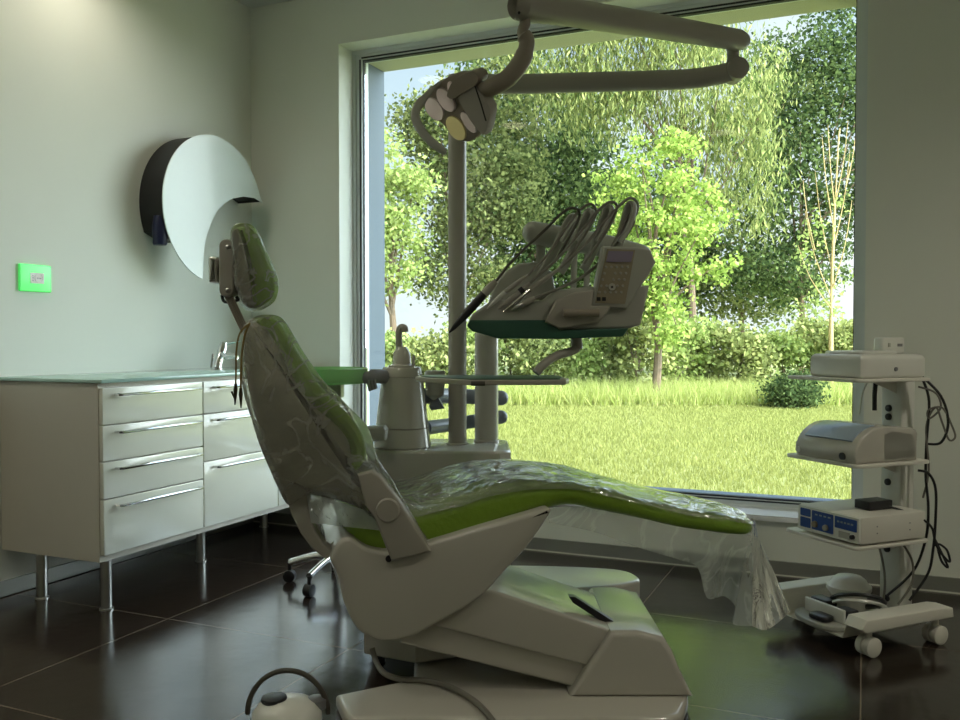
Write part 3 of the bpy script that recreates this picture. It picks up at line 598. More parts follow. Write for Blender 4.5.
b = MB(); b.box((-.02, -.001, -.006), (-.008, .0, .006), O=W(603, 299, 2.796), U=RA, V=FH, N=UP); b.box((-.003, -.001, -.006), (.009, .0, .006), O=W(603, 299, 2.796), U=RA, V=FH, N=UP); obj('jack', b, 'black', pan)
# swing arms that carry the hoses
peaks = [(574, 211, 3.00), (590, 206, 2.97), (609, 202, 2.94), (631, 199, 2.90)]
for i, (x, y, d) in enumerate(peaks):
    b = MB(); b.tube(cr([W(x-34+i*4, 276-i*3, d+.04), W(x-20+i*2, 252, d+.03), W(x-7, 224, d+.01), W(x-1, y+6, d), W(x+3, y+9, d-.01), W(x-2, 226, d-.005), W(x-12, 242, d)], 6), .016, 10, .6); obj('whip_arm', b, 'plastic2', t)
# arm below
b = MB(); b.tube(cr([W(576, 337, 2.9), W(577, 347, 2.9), W(572, 351, 2.88), W(556, 356, 2.84), W(543, 365, 2.80), W(536, 373, 2.79)], 6), .014, 12); obj('tray_arm', b, 'plastic3', t)
b = MB(); b.tube([W(576, 334, 2.9), W(577, 349, 2.9)], .019, 14); obj('arm_joint', b, 'plastic3', t)
b = MB(); b.tube(cr([W(560, 318, 3.0), W(520, 320, 3.2), W(487, 322, 3.4)], 5), .035, 14); obj('link_arm', b, 'plastic2', t)
# tray table
t2 = thing('tray_table', 'thin flat instrument tray below the delivery console', 'tray', W(490, 386, 2.7))
hh = P(490, 382, 2.66)[1]
tp = [(P(415, 380, 2.86)[0], 2.86), (P(420, 380, 2.80)[0], 2.80), (P(470, 385, 2.62)[0], 2.62), (P(566, 380, 2.64)[0], 2.64), (P(569, 377, 2.72)[0], 2.72), (P(560, 374, 2.90)[0], 2.92), (-.20, 2.93)]
b = MB(); b.rprism(tp, hh-.008, hh+.008, .004, U=RA, V=FH, N=UP); tt = obj('tray', b, 'plastic3', t2)
b = MB(); b.rprism([((x-.04)*.92+.04, (y-2.78)*.92+2.78) for x, y in tp], hh+.008, hh+.011, .001, U=RA, V=FH, N=UP); obj('tray_mat', b, 'darkgreen', tt)
b = MB(); b.tube([W(471, 383.5, 2.618), W(485, 383.5, 2.618)], .007, 8); obj('tray_clip', b, 'hosedark', tt)

# handpieces
HP = [  # tip, body end, hose via, arm peak
 dict(l='black-nosed syringe handpiece, longest, at the left of the console row', tip=(449, 333), mid=(484, 294), end=(496, 281), d=2.78, r=.014, m='black', hose=[(496, 281), (515, 258), (545, 230), (562, 213), (573, 208), (580, 214), (572, 232), (555, 262)]),
 dict(l='handpiece with thin pale body, second from left in the console row', tip=(487, 309), mid=(505, 292), end=(528, 275), d=2.82, r=.008, m='white', hose=[(528, 275), (548, 254), (566, 228), (578, 212), (590, 204), (596, 212), (588, 230), (566, 262)]),
 dict(l='handpiece with dark collar in the middle of the console row', tip=(498, 309), mid=(515, 296), end=(530, 283), d=2.82, r=.009, m='plastic3', hose=[(530, 283), (556, 260), (578, 235), (597, 212), (610, 202), (617, 208), (606, 232), (584, 264)]),
 dict(l='chrome-bodied handpiece, fourth from left in the console row', tip=(503, 312), mid=(530, 290), end=(560, 268), d=2.81, r=.008, m='chrome', hose=[(560, 268), (584, 246), (604, 222), (620, 205), (631, 198), (638, 207), (628, 228), (602, 262)]),
 dict(l='short handpiece lowest on the console rest, hose sagging to the keypad', tip=(512, 310), mid=(523, 304), end=(535, 298), d=2.80, r=.010, m='steel', hose=[(535, 298), (560, 288), (582, 277), (600, 262), (612, 246), (630, 214), (634, 222), (622, 242)])]
for k in HP:
    t = thing('handpiece', k['l'], 'dental handpiece', W(*k['tip'], k['d']), 'handpieces on the delivery console')
    tp_, md, en = (W(*k[q], k['d']) for q in ('tip', 'mid', 'end'))
    b = MB(); b.tube([tp_, tp_.lerp(md, .12), tp_.lerp(md, .5), md], [.002, k['r']*.5, k['r'], k['r']], 12); obj('nozzle', b, k['m'], t)
    b = MB(); b.tube([md, md.lerp(en, .5), en], [k['r']*.95, k['r'], k['r']*.6], 12); obj('grip', b, 'plastic3', t)
    if 'collar' in k['l']: b = MB(); b.tube([md.lerp(en, .3), md.lerp(en, .55)], k['r']*1.15, 12); obj('collar', b, 'black', t)
    b = MB(); b.tube(cr([W(x, y, k['d'] + .02*min(i, 5)) for i, (x, y) in enumerate(k['hose'])], 6), .0048, 8); obj('hose', b, 'hosegrey' if 'black' not in k['m'] else 'hosedark', t)

# ------------------------------------------------------------------ stool
sc = W(338, 560, 3.78); sc.z = 0
t = thing('operator_stool', 'chrome five-star wheeled stool half hidden behind the chair back', 'stool', sc)
b = MB(); b.lathe(sc, [(.028, .10), (.030, .12), (.028, .30), (.016, .305), (.016, .42)], 20); obj('column', b, 'chrome', t)
b = MB(); b.lathe(sc, [(.09, .42), (.155, .43), (.165, .455), (.155, .485), (.10, .50), (.02, .502)], 32); obj('seat', b, 'greenvinyl', t)
tg = W(293, 575, 3.80); a0 = math.atan2(tg.y-sc.y, tg.x-sc.x)
for k in range(5):
    a = a0 + 2*PI*k/5; u = Vector((math.cos(a), math.sin(a), 0)); e = sc + u*.215
    b = MB(); b.tube(cr([sc + UP*.125, sc + u*.10 + UP*.118, e + UP*.085], 4), [.022]*4+[.017]*5, 10, .8); lg = obj('leg', b, 'chrome', t)
    b = MB(); v = Vector((-u.y, u.x, 0)); b.lathe(e - v*.018 + UP*.026, [(.018, 0), (.026, .002), (.026, .034), (.018, .036)], 18, axis=v); b.tube([e + UP*.03, e + UP*.085], .008, 8); obj('caster', b, 'black', lg)

# ------------------------------------------------------------------ foot control (bottom left) and floor hose
fc = R(P(287, 720, 2.40)[0], 2.40, 0)
t = thing('foot_control', 'white foot control with black hoop handle at the bottom edge', 'foot pedal', fc)
b = MB(); b.lathe(fc, [(.085, 0), (.09, .008), (.088, .03), (.070, .055), (.035, .066), (.004, .067)], 32, sy=1.0, sx=1.1); bd = obj('body', b, 'white', t)
b = MB(); b.lathe(fc + RA*-.035 + UP*.060 + FH*.0, [(.034, 0), (.036, .004), (.034, .012), (.030, .014)], 24); obj('pedal_button', b, 'black', bd)
b = MB(); b.lathe(fc + RA*.075 + FH*.03 + UP*.03, [(.03, 0), (.03, .025), (.02, .03)], 20); obj('side_pedal', b, 'darksteel', bd)
pts = []
for k in range(25):
    a = PI*k/24; pts.append(R(P(287, 720, 2.42)[0] + .112*math.cos(a), 2.43, .012 + .122*math.sin(a)))
b = MB(); b.tube(pts, .0075, 10); obj('hoop', b, 'hosedark', t, label='black rubber-covered hoop')
def onZ(x, y, z): r = ray(x, y); k = (z - CH)/r.z; return Vector((r.x*k, r.y*k, z))
b = MB(); b.tube(cr([W(372, 648, 2.70), W(376, 661, 2.68), onZ(384, 673, .07), onZ(400, 679, .053), onZ(420, 680, .052), onZ(442, 684, .052), onZ(464, 694, .052), onZ(480, 706, .052), onZ(492, 720, .052), onZ(500, 735, .052)], 6), .0085, 10)
solo('air_hose', b, 'hosegrey', 'grey hose snaking from under the chair over its base plate', 'hose')

# ------------------------------------------------------------------ equipment cart
K = R(1.249, 2.90, 0); th_ = math.radians(23)
CU = RA*math.cos(th_) + FH*math.sin(th_); CV = -RA*math.sin(th_) + FH*math.cos(th_)
def C(x, y, z): return K + CU*x + CV*y + UP*z
def cbox(x0, y0, z0, x1, y1, z1, r=.004, rc=.01, b=None):
    b = b or MB(); b.rprism(rrect(x0, y0, x1, y1, rc, 3), z0, z1, r, O=K, U=CU, V=CV, N=UP, n=3); return b
def cprof(prof, y0, y1, r=.006, b=None):   # profile in x-z, extruded along the cart's y
    b = b or MB(); b.rprism(prof, y0, y1, r, O=K, U=CU, V=UP, N=CV, n=3); return b
t = thing('equipment_cart', 'cream three-shelf wheeled equipment cart with a central post by the window wall', 'cart', C(.17, .19, 0))
post = obj('post', cbox(.315, .105, .07, .38, .195, .925, .003, .006), 'white', t)
b = MB()
for z in (.807, .776, .54, .297, .117):
    b = MB(); b.lathe(C(.316, .16, z) , [(.013, 0), (.012, .008), (.006, .010)], 14, axis=-CU)
    obj('knob', b, 'black', post, label='round black knob')
for z in (.353, .627, .912):
    sh_ = obj('shelf', cbox(-.005, -.005, z, .335, .335, z+.012, .003, .02), 'cart', t)
    b = MB(); b.rprism([(.18, z), (.315, z), (.315, z-.05)], .128, .134, 0, O=K, U=CU, V=UP, N=CV); obj('bracket', b, 'cart', sh_)
for y0, y1 in ((-.045, .035), (.345, .425)):
    arm_ = obj('base_arm', cprof([(-.02, .105), (0, .135), (.36, .135), (.40, .128), (.405, .095), (.0, .09)], y0, y1, .006), 'cart', t)
    for x in ((.05, .36) if y0 < 0 else (.14, .36)):
        yc = (y0+y1)/2
        b = MB(); b.lathe(C(x, yc-.030, .033), [(.026, 0), (.033, .004), (.033, .022), (.028, .024), (.028, .034), (.033, .036), (.033, .056), (.026, .06)], 22, axis=CV); b.tube([C(x, yc, .04), C(x, yc, .095)], .012, 10); obj('caster', b, 'cart', arm_, label='cream twin-wheel caster')
b = MB(); 
b.rprism([(-.035, .13), (-.025, .13), (.0, .05), (.41-.05, .05), (.36, .045), (-.005, .045)][:0] or [(.034, .12), (.06, .05), (.32, .05), (.346, .12), (.350, .12), (.322, .045), (.058, .045), (.030, .12)], .0, .36, .0, O=K, U=CV, V=UP, N=CU); obj('base_pan', b, 'cart', t)
# devices
t = thing('curing_unit', 'rounded white device with sloping lid on the top cart shelf', 'medical device', C(.18, .17, .924))
b = MB(); b.rprism([tuple(v) for v in cr([Vector(p) for p in [(.03, .05), (.06, .015), (.29, .01), (.315, .04), (.315, .22), (.29, .255), (.06, .255), (.03, .22)]], 4, True)], .924, 1.005, .012, O=K, U=CU, V=CV, N=UP, r1=.02); bd = obj('housing', b, 'white', t)
b = MB(); b.rprism([tuple(v) for v in cr([Vector(p) for p in [(.05, .06), (.09, .035), (.22, .045), (.24, .13), (.20, .22), (.07, .22)]], 4, True)], 1.0, 1.016, .010, O=K, U=CU, V=CV, N=UP); obj('lid', b, 'white', bd)
b = MB(); b.lathe(C(.175, .008, .955), [(.008, 0), (.007, .003)], 14, axis=-CV); obj('button', b, 'darksteel', bd)
t = thing('control_box', 'small white box with display on top of the upper device', 'medical device', C(.23, .15, 1.01))
bd = obj('housing', cbox(.215, .10, 1.004, .325, .145, 1.062, .008, .012), 'white', t)
b = MB(); b.box((.285, .098, 1.030), (.307, .101, 1.040), O=K, U=CU, V=CV, N=UP); obj('display', b, 'darksteel', bd)
b = MB(); b.box((.24, .098, 1.028), (.25, .101, 1.042), O=K, U=CU, V=CV, N=UP); obj('button', b, 'plastic2', bd)
t = thing('ultrasonic_scaler', 'grey device with slanted blue-grey display on the middle cart shelf', 'medical device', C(.15, .18, .639))
pr = [tuple(v) for v in cr([Vector(p) for p in [(.005, .645), (.0, .675), (.02, .715), (.06, .745), (.11, .76), (.20, .757), (.28, .745), (.285, .70), (.285, .645)]], 3)]
pr = [(.008, .640)] + pr[1:] + [(.285, .640)]
bd = obj('housing', cprof(pr, .012, .290, .008), 'plastic', t)
b = MB(); b.rprism([(.012, .716), (.052, .7455), (.10, .7615), (.115, .7635), (.115, .7585), (.10, .757), (.055, .741), (.016, .711)], .040, .255, .001, O=K, U=CU, V=UP, N=CV); obj('display', b, 'bluegrey', bd)
b = MB(); b.lathe(C(.004, .065, .662), [(.013, 0), (.012, .010)], 14, axis=-CU); obj('front_knob', b, 'black', bd)
b = MB(); b.lathe(C(.004, .272, .662), [(.011, 0), (.010, .008)], 14, axis=-CU); obj('side_knob', b, 'white', bd)
b = MB(); b.rprism([(.13, .645), (.13, .735), (.17, .745), (.26, .73), (.275, .70), (.275, .645)], .012, .016, .001, O=K, U=CU, V=UP, N=CV); obj('side_panel', b, 'plastic2', bd)
t = thing('electrosurgery_unit', 'white box device with blue front panel on the lowest cart shelf', 'medical device', C(.16, .17, .366))
bd = obj('housing', cbox(.02, .0, .372, .315, .282, .462, .003, .004), 'cart', t)
b = MB(); b.rprism(rrect(.002, .374, .280, .460, .004), .010, .021, .001, O=K, U=CV, V=UP, N=CU); bz = obj('bezel', b, 'white', bd)
for y0, y1, z0, z1 in ((.010, .106, .412, .452), (.113, .212, .385, .452), (.219, .268, .425, .452), (.219, .268, .385, .420)):
    b = MB(); b.rprism(rrect(y0, z0, y1, z1, .003, 2), .0085, .0105, 0, O=K, U=CV, V=UP, N=CU); obj('blue_field', b, 'blue', bz)
b = MB(); b.box((.04, .008, .382), (.088, .0105, .404), O=K, U=CV, V=CU, N=UP); obj('connector', b, 'plastic3', bz)
for yy, zz, m_, rr in ((.195, .405, 'keys', .012), (.145, .402, 'plastic3', .011), (.026, .394, 'black', .008)):
    b = MB(); b.lathe(C(.010, yy, zz), [(rr, 0), (rr*.9, .010)], 14, axis=-CU); obj('dial', b, m_, bz)
b = MB()
for k in range(5): b.box((.025+.015*k, .007, .432), (.034+.015*k, .0088, .438), O=K, U=CV, V=CU, N=UP)
for k in range(4): b.box((.125+.02*k, .007, .437), (.136+.02*k, .0088, .442), O=K, U=CV, V=CU, N=UP)
obj('marking', b, 'bluegrey', bz)
b = MB()
for x in (.09, .24):
    for z in (.405, .428): b.lathe(C(x, .0005, z), [(.003, 0), (.002, .002)], 8, axis=-CV)
obj('screw', b, 'darksteel', bd)
b = MB()
for x in (.05, .28):
    for y in (.04, .24): b.lathe(C(x, y, .365), [(.012, 0), (.012, .008)], 12)
obj('foot', b, 'black', bd)
solo('power_adapter', cbox(.135, .075, .463, .245, .145, .494, .004, .006), 'black', 'black power adapter lying on top of the blue-panel device', 'power adapter')
# pedal and round thing on the cart base
t = thing('foot_pedal', 'grey and black foot pedal lying in the cart base pan', 'foot pedal', C(.08, .15, .05))
b = MB(); b.rprism([tuple(v) for v in cr([Vector(p) for p in [(-.02, .12), (.06, .075), (.13, .09), (.15, .19), (.11, .29), (.03, .31), (-.02, .23)]], 4, True)], .052, .072, .006, O=K, U=CU, V=CV, N=UP); bd = obj('body', b, 'plastic2', t)
obj('pedal', cbox(-.01, .13, .074, .045, .215, .092, .006, .02), 'black', bd)
obj('pedal', cbox(.06, .09, .074, .115, .16, .115, .006, .012), 'black', bd)
obj('pedal', cbox(.06, .19, .074, .115, .275, .125, .006, .012), 'black', bd)
obj('pedal_bridge', cbox(.047, .10, .072, .06, .285, .120, .004, .005), 'white', bd)
t = thing('coiled_transducer', 'round white dome with coiled cable on the cart base', 'medical device', C(.24, .22, .05))
b = MB(); b.lathe(C(.225, .25, .052), [(.06, 0), (.062, .06), (.078, .085), (.078, .098), (.066, .106), (.060, .120), (.045, .132), (.01, .136)], 30); bd = obj('dome', b, 'white', t)
for r0, m_, tz, n_ in ((.085, 'black', .10, 'dark'), (.10, 'white', .09, 'pale')):
    b = MB(); pts = []
    for k in range(33):
        a = 2*PI*k/32*1.0; pts.append(C(.18 + r0*.9*math.cos(a), .165 + .075*math.sin(a)*1.2, tz + .012 + .045*math.cos(a+2.3) + (.01 if m_ == 'black' else 0)))
    b.tube(pts, .008 if m_ == 'black' else .0065, 8, 1.4); obj('cable_coil', b, m_, t)
# cables at the cart back
def cable(label, pts, r, m_):
    b = MB(); b.tube(cr([C(x if x < .33 else .33 + (x-.33)*.5, y if y > 0 else y*.6, z) for x, y, z in pts], 6), r, 8); solo('power_cable', b, m_, label, 'cable', group='cables on the equipment cart')
cable('black cable looping down from the top device behind the cart', [(.35, .05, .93), (.40, -.02, .86), (.43, -.05, .77), (.41, -.02, .70), (.375, .03, .69)], .0045, 'black')
cable('long black cable running straight down the right of the post to the base', [(.345, .04, .92), (.365, .02, .84), (.37, .03, .70), (.365, .03, .58), (.37, .02, .47), (.375, .03, .36), (.33, .06, .24), (.25, .10, .15)], .0045, 'black')
cable('second black cable from the plug under the middle shelf down to the pan', [(.31, .03, .60), (.345, .01, .59), (.375, -.01, .54), (.38, -.01, .44), (.375, .0, .33), (.35, .01, .24), (.30, .05, .14)], .0045, 'black')
cable('black cord tied in a bundle beside the lowest shelf', [(.365, .0, .40), (.38, -.02, .34), (.42, -.05, .30), (.45, -.06, .29), (.43, -.05, .33), (.39, -.02, .345), (.41, -.03, .29), (.445, -.05, .27), (.38, -.01, .36)], .004, 'black')
cable('black lead from the power adapter to the cart back', [(.212, .085, .475), (.26, .05, .46), (.31, .0, .43), (.35, -.02, .39), (.37, -.01, .34)], .004, 'black')
cable('grey cable tied in a loose bow right of the top shelf', [(.33, .05, .89), (.38, .0, .87), (.40, -.02, .82), (.37, .02, .78), (.36, .02, .81), (.40, -.03, .82), (.45, -.06, .76), (.47, -.07, .72), (.44, -.05, .71), (.40, -.03, .77), (.38, .0, .82), (.365, .03, .75), (.37, .02, .60), (.365, .04, .50)], .0035, 'hosegrey')
cable('pale cable hanging in front of the post below the top shelf', [(.26, .20, .91), (.25, .22, .86), (.245, .23, .78)], .003, 'white')
cable('thick black plug lead hanging between the top and middle shelves', [(.26, .17, .91), (.255, .17, .86), (.255, .17, .80)], .008, 'black')
cable('pale cable bowing from the lowest shelf to the pan', [(.30, .10, .35), (.32, .06, .28), (.31, .05, .20), (.28, .08, .12)], .004, 'hosegrey')
cable('grey cable leaning in front of the lower post', [(.24, .14, .35), (.25, .12, .26), (.26, .12, .18), (.26, .13, .10)], .004, 'hosegrey')

# ------------------------------------------------------------------ garden
ZG = -.12
b = MB(); b.box((-60, 4.6, ZG-.3), (60, 90, ZG)); obj('ground', b, 'soil', kind='structure', smooth=False)
def raw(name, V, Fc, m, loc, parent=None):
    me = bpy.data.meshes.new(name); me.from_pydata((V - np.array(loc)).tolist(), [], Fc.tolist()); me.materials.append(M[m])
    o = bpy.data.objects.new(name, me); COL.objects.link(o)
    if parent is not None: o.parent = parent.o
    else: o.location = loc
    return o
def leafmesh(C_, size, droop=0, asp=.6):
    n = len(C_); d1 = rng.normal(size=(n, 3)); 
    if droop: d1[:, 2] = -abs(d1[:, 2]) - droop
    d1 /= np.linalg.norm(d1, axis=1)[:, None]; d2 = np.cross(d1, rng.normal(size=(n, 3))); d2 /= np.linalg.norm(d2, axis=1)[:, None]
    s = (size * rng.uniform(.6, 1.3, n))[:, None]
    V = np.stack([C_ - d1*s*.5, C_ + d2*s*asp*.5, C_ + d1*s*.5, C_ - d2*s*asp*.5], 1).reshape(-1, 3)
    return V, np.arange(4*n).reshape(-1, 4)
def crown(blobs, ncl, per, spread, flat=.6):
    w_ = np.array([b_[3]*b_[4]*b_[5] for b_ in blobs])**.7; w_ /= w_.sum(); pts = []; cl = []
    for i in rng.choice(len(blobs), ncl, p=w_):
        cx, cy, cz, rx, ry, rz = blobs[i]; v = rng.normal(size=3); v /= np.linalg.norm(v); v *= rng.uniform(.25, 1)**.5
        c = np.array([cx + rx*v[0], cy + ry*v[1], cz + rz*v[2]]); cl.append(c)
        pts.append(c + rng.normal(size=(per, 3))*np.array([spread, spread, spread*flat]))
    return np.concatenate(pts), cl
def tree(name, label, cat, pxx, d, top_h, blobs, ncl, per, spread, size, leaf, droop=0, asp=.6, trunk=.12, bark='bark', group=None, flat=.6, nbr=8, th=None):
    a = (pxx-480)/F*d; base = R(a, d, ZG)
    t = thing(name, label, cat, base, group)
    BB = []
    for (x0, y0, rx, ry, dd) in blobs:   # blob given by picture column/row, radii in picture units, extra depth
        aa_, hh_ = P(x0, y0, d+dd); c = R(aa_, d+dd, hh_); BB.append((c.x, c.y, c.z, rx/F*d, max(rx, 30)/F*d*.8, ry/F*d))
    pts, cl = crown(BB, ncl, per, spread, flat); pts = pts[pts[:, 2] > ZG+.05]
    V, Fc = leafmesh(pts, size, droop, asp); raw('foliage', V, Fc, leaf, tuple(base), t)
    b = MB(); th = th or (top_h*.6)
    b.tube(cr([base, base + Vector((.06, 0, th*.3)), base + Vector((-.05, .05, th*.65)), base + Vector((.05, 0, th))], 4), [trunk*(1-.06*k) for k in range(13)], 9)
    for k in range(nbr):
        c = Vector(cl[int(rng.integers(len(cl)))]); s = base + UP*(th*rng.uniform(.35, .95)); b.tube([s, s.lerp(c, .5) + UP*.1, c], [trunk*.35, trunk*.22, trunk*.08], 6)
    obj('trunk', b, bark, t)
BG = 'background trees beyond the hedge'
tree('maple_tree', 'young yellow-green maple standing alone on the lawn', 'tree', 655, 16, 5, [(655, 165, 50, 34, 0), (622, 190, 30, 30, 0), (690, 215, 42, 32, .3), (655, 235, 55, 40, 0), (700, 265, 32, 28, 0), (640, 280, 36, 30, 0), (665, 300, 34, 18, 0), (665, 335, 22, 14, 0)], 150, 60, .12, .09, 'leafyellow', trunk=.09, nbr=16, th=3.6, asp=.75)
tree('birch_tree', 'light yellow-green tree at the left edge of the window view', 'tree', 392, 21, 6, [(395, 200, 30, 40, 0), (385, 250, 38, 45, 0), (372, 150, 30, 40, 0), (352, 220, 40, 70, 0), (405, 180, 22, 20, 0)], 130, 70, .25, .13, 'leaflight', group=BG)
tree('broadleaf_tree', 'tall mid-green tree behind the lamp pole', 'tree', 455, 24, 9, [(450, 130, 50, 45, 0), (500, 100, 50, 50, 1), (470, 200, 55, 50, 0), (420, 120, 30, 30, 0), (505, 190, 45, 50, 0), (460, 270, 50, 34, 0)], 330, 70, .30, .14, 'leafmid', group=BG, nbr=14)
tree('broadleaf_tree', 'dark tree filling the space behind the instrument console', 'tree', 530, 27, 9, [(540, 130, 50, 60, 0), (520, 200, 60, 60, 0), (580, 210, 50, 60, 0), (540, 270, 60, 40, 0), (600, 280, 50, 40, 0)], 330, 70, .32, .16, 'leafdark', group=BG, nbr=12)
tree('feathery_conifer', 'pale drooping conifer filling the upper middle of the window', 'tree', 690, 22, 10, [(650, 40, 90, 50, 0), (700, 90, 80, 60, 0), (730, 150, 50, 50, 0), (560, 60, 60, 40, 0), (740, 200, 40, 34, 0), (620, 0, 90, 40, 0), (600, 100, 60, 30, 0)], 300, 80, .24, .20, 'leafconifer', droop=1.6, asp=.22, group=BG, flat=1.4, nbr=14)
tree('broadleaf_tree', 'dark green tree with sky gaps at the right of the window', 'tree', 800, 26, 9, [(815, 95, 55, 55, 0), (840, 40, 40, 40, 0), (780, 180, 50, 55, 0), (830, 200, 45, 60, 0), (790, 265, 60, 40, 0), (870, 150, 40, 90, 0), (770, 60, 30, 30, 0)], 330, 62, .32, .15, 'leafdark', group=BG, nbr=14)
tree('broadleaf_tree', 'mid-green tree between conifer and the dark right-hand tree', 'tree', 740, 30, 8, [(720, 240, 60, 50, 0), (690, 290, 60, 40, 0), (760, 290, 60, 36, 0), (780, 110, 50, 50, 0)], 200, 62, .35, .17, 'leafmid', group=BG)
tree('broadleaf_tree', 'distant dusky tree behind the young maple', 'tree', 640, 31, 9, [(640, 190, 60, 60, 0), (660, 270, 70, 50, 0), (600, 230, 50, 60, 0), (590, 130, 50, 60, 0), (500, 60, 40, 50, 0)], 260, 62, .38, .19, 'leafdark', group=BG)
# bare sapling
base = R(P(832, 345, 17)[0], 17, ZG); t = thing('bare_sapling', 'thin pale sapling with bare upright twigs at the right of the window', 'sapling', base)
b = MB(); b.tube(cr([base, W(831, 330, 17), W(833, 250, 17), W(838, 150, 17), W(840, 128, 17)], 4), [.045]*5+[.028]*5+[.014]*6+[.006], 8)
for (x0, y0), (x1, y1) in (((832, 300), (805, 210)), ((832, 270), (815, 170)), ((833, 250), (850, 150)), ((834, 230), (822, 135)), ((832, 290), (852, 200)), ((836, 200), (848, 120)), ((835, 210), (828, 125)), ((832, 310), (798, 245)), ((815, 250), (803, 180)), ((845, 190), (856, 130))):
    b.tube(cr([W(x0, y0, 17), W((x0+x1)/2 + (x1-x0)*.15, (y0+y1)/2, 17+random.uniform(-.3, .3)), W(x1, y1, 17+random.uniform(-.5, .5))], 3), [.011]*3+[.007]*3+[.003], 6)
obj('trunk', b, 'palebark', t)
pts = np.concatenate([np.array(W(rng.uniform(798, 853), rng.uniform(200, 330), 17 + rng.uniform(-.4, .4))) + rng.normal(size=(30, 3))*.12 for _ in range(16)])
V, Fc = leafmesh(pts, .09); raw('foliage', V, Fc, 'leaflight', tuple(base), t)
# hedge of bramble bushes
for i, x0 in enumerate(range(372, 900, 34)):
    d = 18.2 + .5*math.sin(i*2.1); hp_ = (['bushy', 'ragged', 'rounded', 'leafy'][i % 4])
    yt = 318 + 10*math.sin(i*1.3) + (-6 if 500 < x0 < 760 else 4)
    spots = {0: 'left edge of the window', 15: 'right edge of the window behind the cart'}
    a = (x0-480)/F*d; base = R(a, d, ZG); t = thing('bramble_bush', 'leafy green bramble bush in the hedge row behind the lawn', 'bush', base, 'bramble hedge bushes')
    BB = []
    for (dx, yy, rx, ry) in ((0, (yt+400)/2+6, 26, (400-yt)/2*.95), (-10, yt+22, 16, 16), (12, yt+28, 18, 18)):
        aa_, hh_ = P(x0+dx, yy, d); c = R(aa_, d, hh_); BB.append((c.x, c.y, c.z, rx/F*d, .5, ry/F*d))
    pts, cl = crown(BB, 60, 46, .14, .7); pts = pts[pts[:, 2] > ZG+.02]
    V, Fc = leafmesh(pts, .10, asp=.8); raw('foliage', V, Fc, 'leafhedge' if i % 3 else 'leaflight', tuple(base), t)
    b = MB()
    for k in range(4): c = Vector(cl[k]); b.tube([base + Vector((.1*k-.15, 0, 0)), c], [.02, .008], 5)
    obj('stem', b, 'bark', t)
d = 14.7; base = R(P(792, 405, d)[0], d, ZG); t = thing('dark_shrub', 'low dark round shrub on the lawn edge left of the cart', 'shrub', base)
c0 = W(793, 391, d); pts, cl = crown([(c0.x, c0.y, c0.z, .42, .36, .28)], 60, 60, .10); pts = pts[pts[:, 2] > ZG]
V, Fc = leafmesh(pts, .07); raw('foliage', V, Fc, 'leafdark', tuple(base), t)
b = MB(); b.tube([base, c0], [.03, .015], 6); obj('stem', b, 'bark', t)
# grass stuff
def blades(name, label, n, dr, ar, hgt, wid, m, pw=1):
    d = dr[0] + (dr[1]-dr[0])*rng.uniform(0, 1, n)**pw; pxx = rng.uniform(ar[0], ar[1], n); a = (pxx-480)/F*d
    base = np.outer(a, np.array(RA)) + np.outer(d, np.array(FH)); base[:, 2] = ZG
    ok = base[:, 1] > 4.75; base = base[ok]; d = d[ok]; n = len(base)
    an = rng.uniform(0, 2*PI, n); w_ = wid*(d/d.mean())[:, None]*np.stack([np.cos(an), np.sin(an), np.zeros(n)], 1); h = hgt*rng.uniform(.5, 1.2, n)
    tip = base + np.stack([rng.normal(0, .35, n)*h, rng.normal(0, .35, n)*h, h], 1)
    V = np.stack([base - w_, base + w_, tip], 1).reshape(-1, 3); Fc = np.arange(3*n).reshape(-1, 3)
    o = raw(name, V, Fc, m, tuple(R(1, sum(dr)/2, ZG))); o['label'] = label; o['category'] = 'grass'; o['kind'] = 'stuff'
blades('lawn_grass', 'short sunlit lawn grass outside the window', 110000, (5.2, 17), (370, 900), .055, .008, 'blade', .8)
blades('meadow_grass', 'tall dry grass strip in front of the hedge', 16000, (15.0, 17.8), (372, 890), .40, .011, 'meadow')

# ------------------------------------------------------------------ light
M['lampglow'] = mat('downlight diffuser', (.9, .88, .8), .4, emit=((1, .86, .62), 2))
for i, (x, y, e_) in enumerate(((-2.90, 2.80, 10), (-2.85, 1.3, 18), (-1.2, .3, 15), (1.45, 2.2, 44), (-.3, -1.4, 15))):  # unseen lamps: first inferred from its wall pool, the rest added as fill
    b = MB(); b.lathe((x, y, ZC-.006), [(.085, 0), (.09, .002), (.09, .006)], 32); b.lathe((x, y, ZC-.012), [(.092, 0), (.105, .006), (.105, .012)], 32)
    h = obj('ceiling_fill_light', b, 'lampglow', kind='structure')
    ld = bpy.data.lights.new('fill_downlight', 'SPOT'); ld.energy = e_; ld.color = (1, .93, .79); ld.spot_size = math.radians(150); ld.spot_blend = .8; ld.shadow_soft_size = .08
    lo_ = bpy.data.objects.new('fill_downlight', ld); COL.objects.link(lo_); lo_.location = (x, y, ZC-.03)
wd = bpy.data.worlds.new('sky'); SC.world = wd; wd.use_nodes = True; nt = wd.node_tree; bg = nt.nodes['Background']
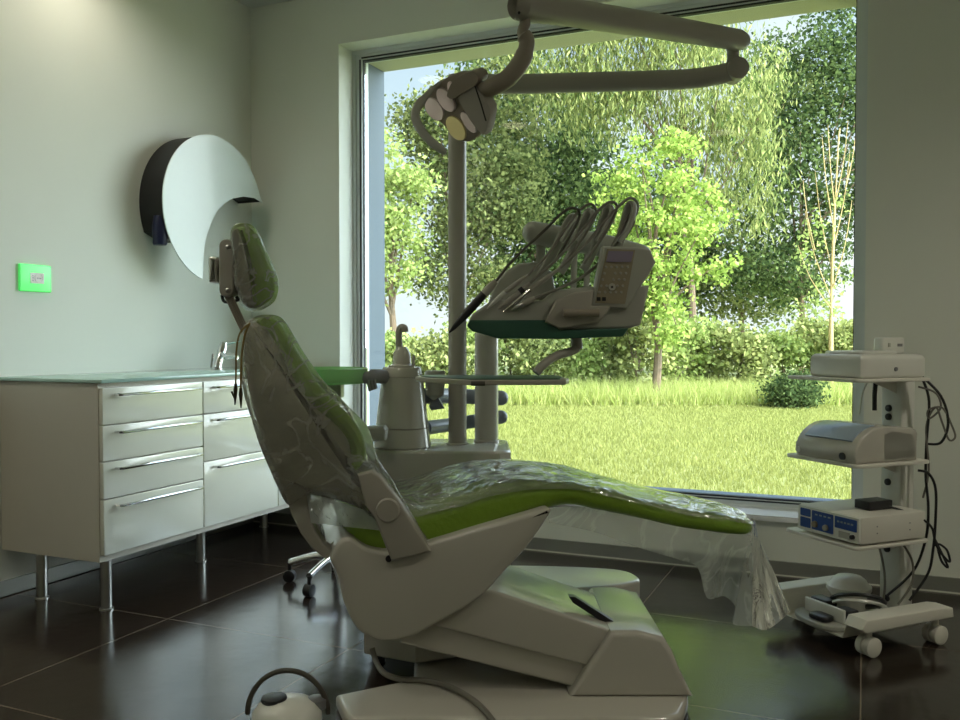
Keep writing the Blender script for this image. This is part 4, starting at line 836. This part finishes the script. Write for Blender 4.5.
tc = nt.nodes.new('ShaderNodeTexCoord'); sp = nt.nodes.new('ShaderNodeSeparateXYZ'); nt.links.new(tc.outputs['Generated'], sp.inputs[0])
rp = nt.nodes.new('ShaderNodeValToRGB'); e = rp.color_ramp.elements; e[0].position = 0; e[0].color = (.80, .86, .88, 1); e[1].position = .9; e[1].color = (.25, .42, .72, 1)
x = rp.color_ramp.elements.new(.22); x.color = (.62, .76, .88, 1)
nt.links.new(sp.outputs['Z'], rp.inputs[0])
n = nt.nodes.new('ShaderNodeTexNoise'); n.inputs['Scale'].default_value = 5; n.inputs['Detail'].default_value = 6; nt.links.new(tc.outputs['Generated'], n.inputs[0])
cp = nt.nodes.new('ShaderNodeValToRGB'); cp.color_ramp.elements[0].position = .45; cp.color_ramp.elements[1].position = .7; nt.links.new(n.outputs[0], cp.inputs[0])
mx = nt.nodes.new('ShaderNodeMix'); mx.data_type = 'RGBA'; mx.inputs[7].default_value = (.92, .95, .97, 1)
nt.links.new(cp.outputs[0], mx.inputs[0]); nt.links.new(rp.outputs[0], mx.inputs[6]); nt.links.new(mx.outputs[2], bg.inputs[0])
mr = nt.nodes.new('ShaderNodeMapRange'); mr.interpolation_type = 'SMOOTHSTEP'   # sky boosted towards the sun's side, added to brighten the left wall
mr.inputs[1].default_value = -.05; mr.inputs[2].default_value = .75; mr.inputs[3].default_value = .62; mr.inputs[4].default_value = 6.5
nt.links.new(sp.outputs['X'], mr.inputs[0]); nt.links.new(mr.outputs[0], bg.inputs[1])
# bg.inputs[1].default_value = .75
sd = bpy.data.lights.new('sun', 'SUN'); sd.energy = 3.4; sd.angle = math.radians(.6); sd.color = (1, .93, .78)
so = bpy.data.objects.new('sun', sd); COL.objects.link(so); so.rotation_euler = Vector((.62, -.28, .74)).to_track_quat('Z', 'Y').to_euler(); so.location = (5, 5, 12)
SC.view_settings.view_transform = 'Standard'; SC.view_settings.look = 'None'; SC.view_settings.gamma = 1; SC.view_settings.exposure = 1.03; SC.view_settings.use_curve_mapping = False
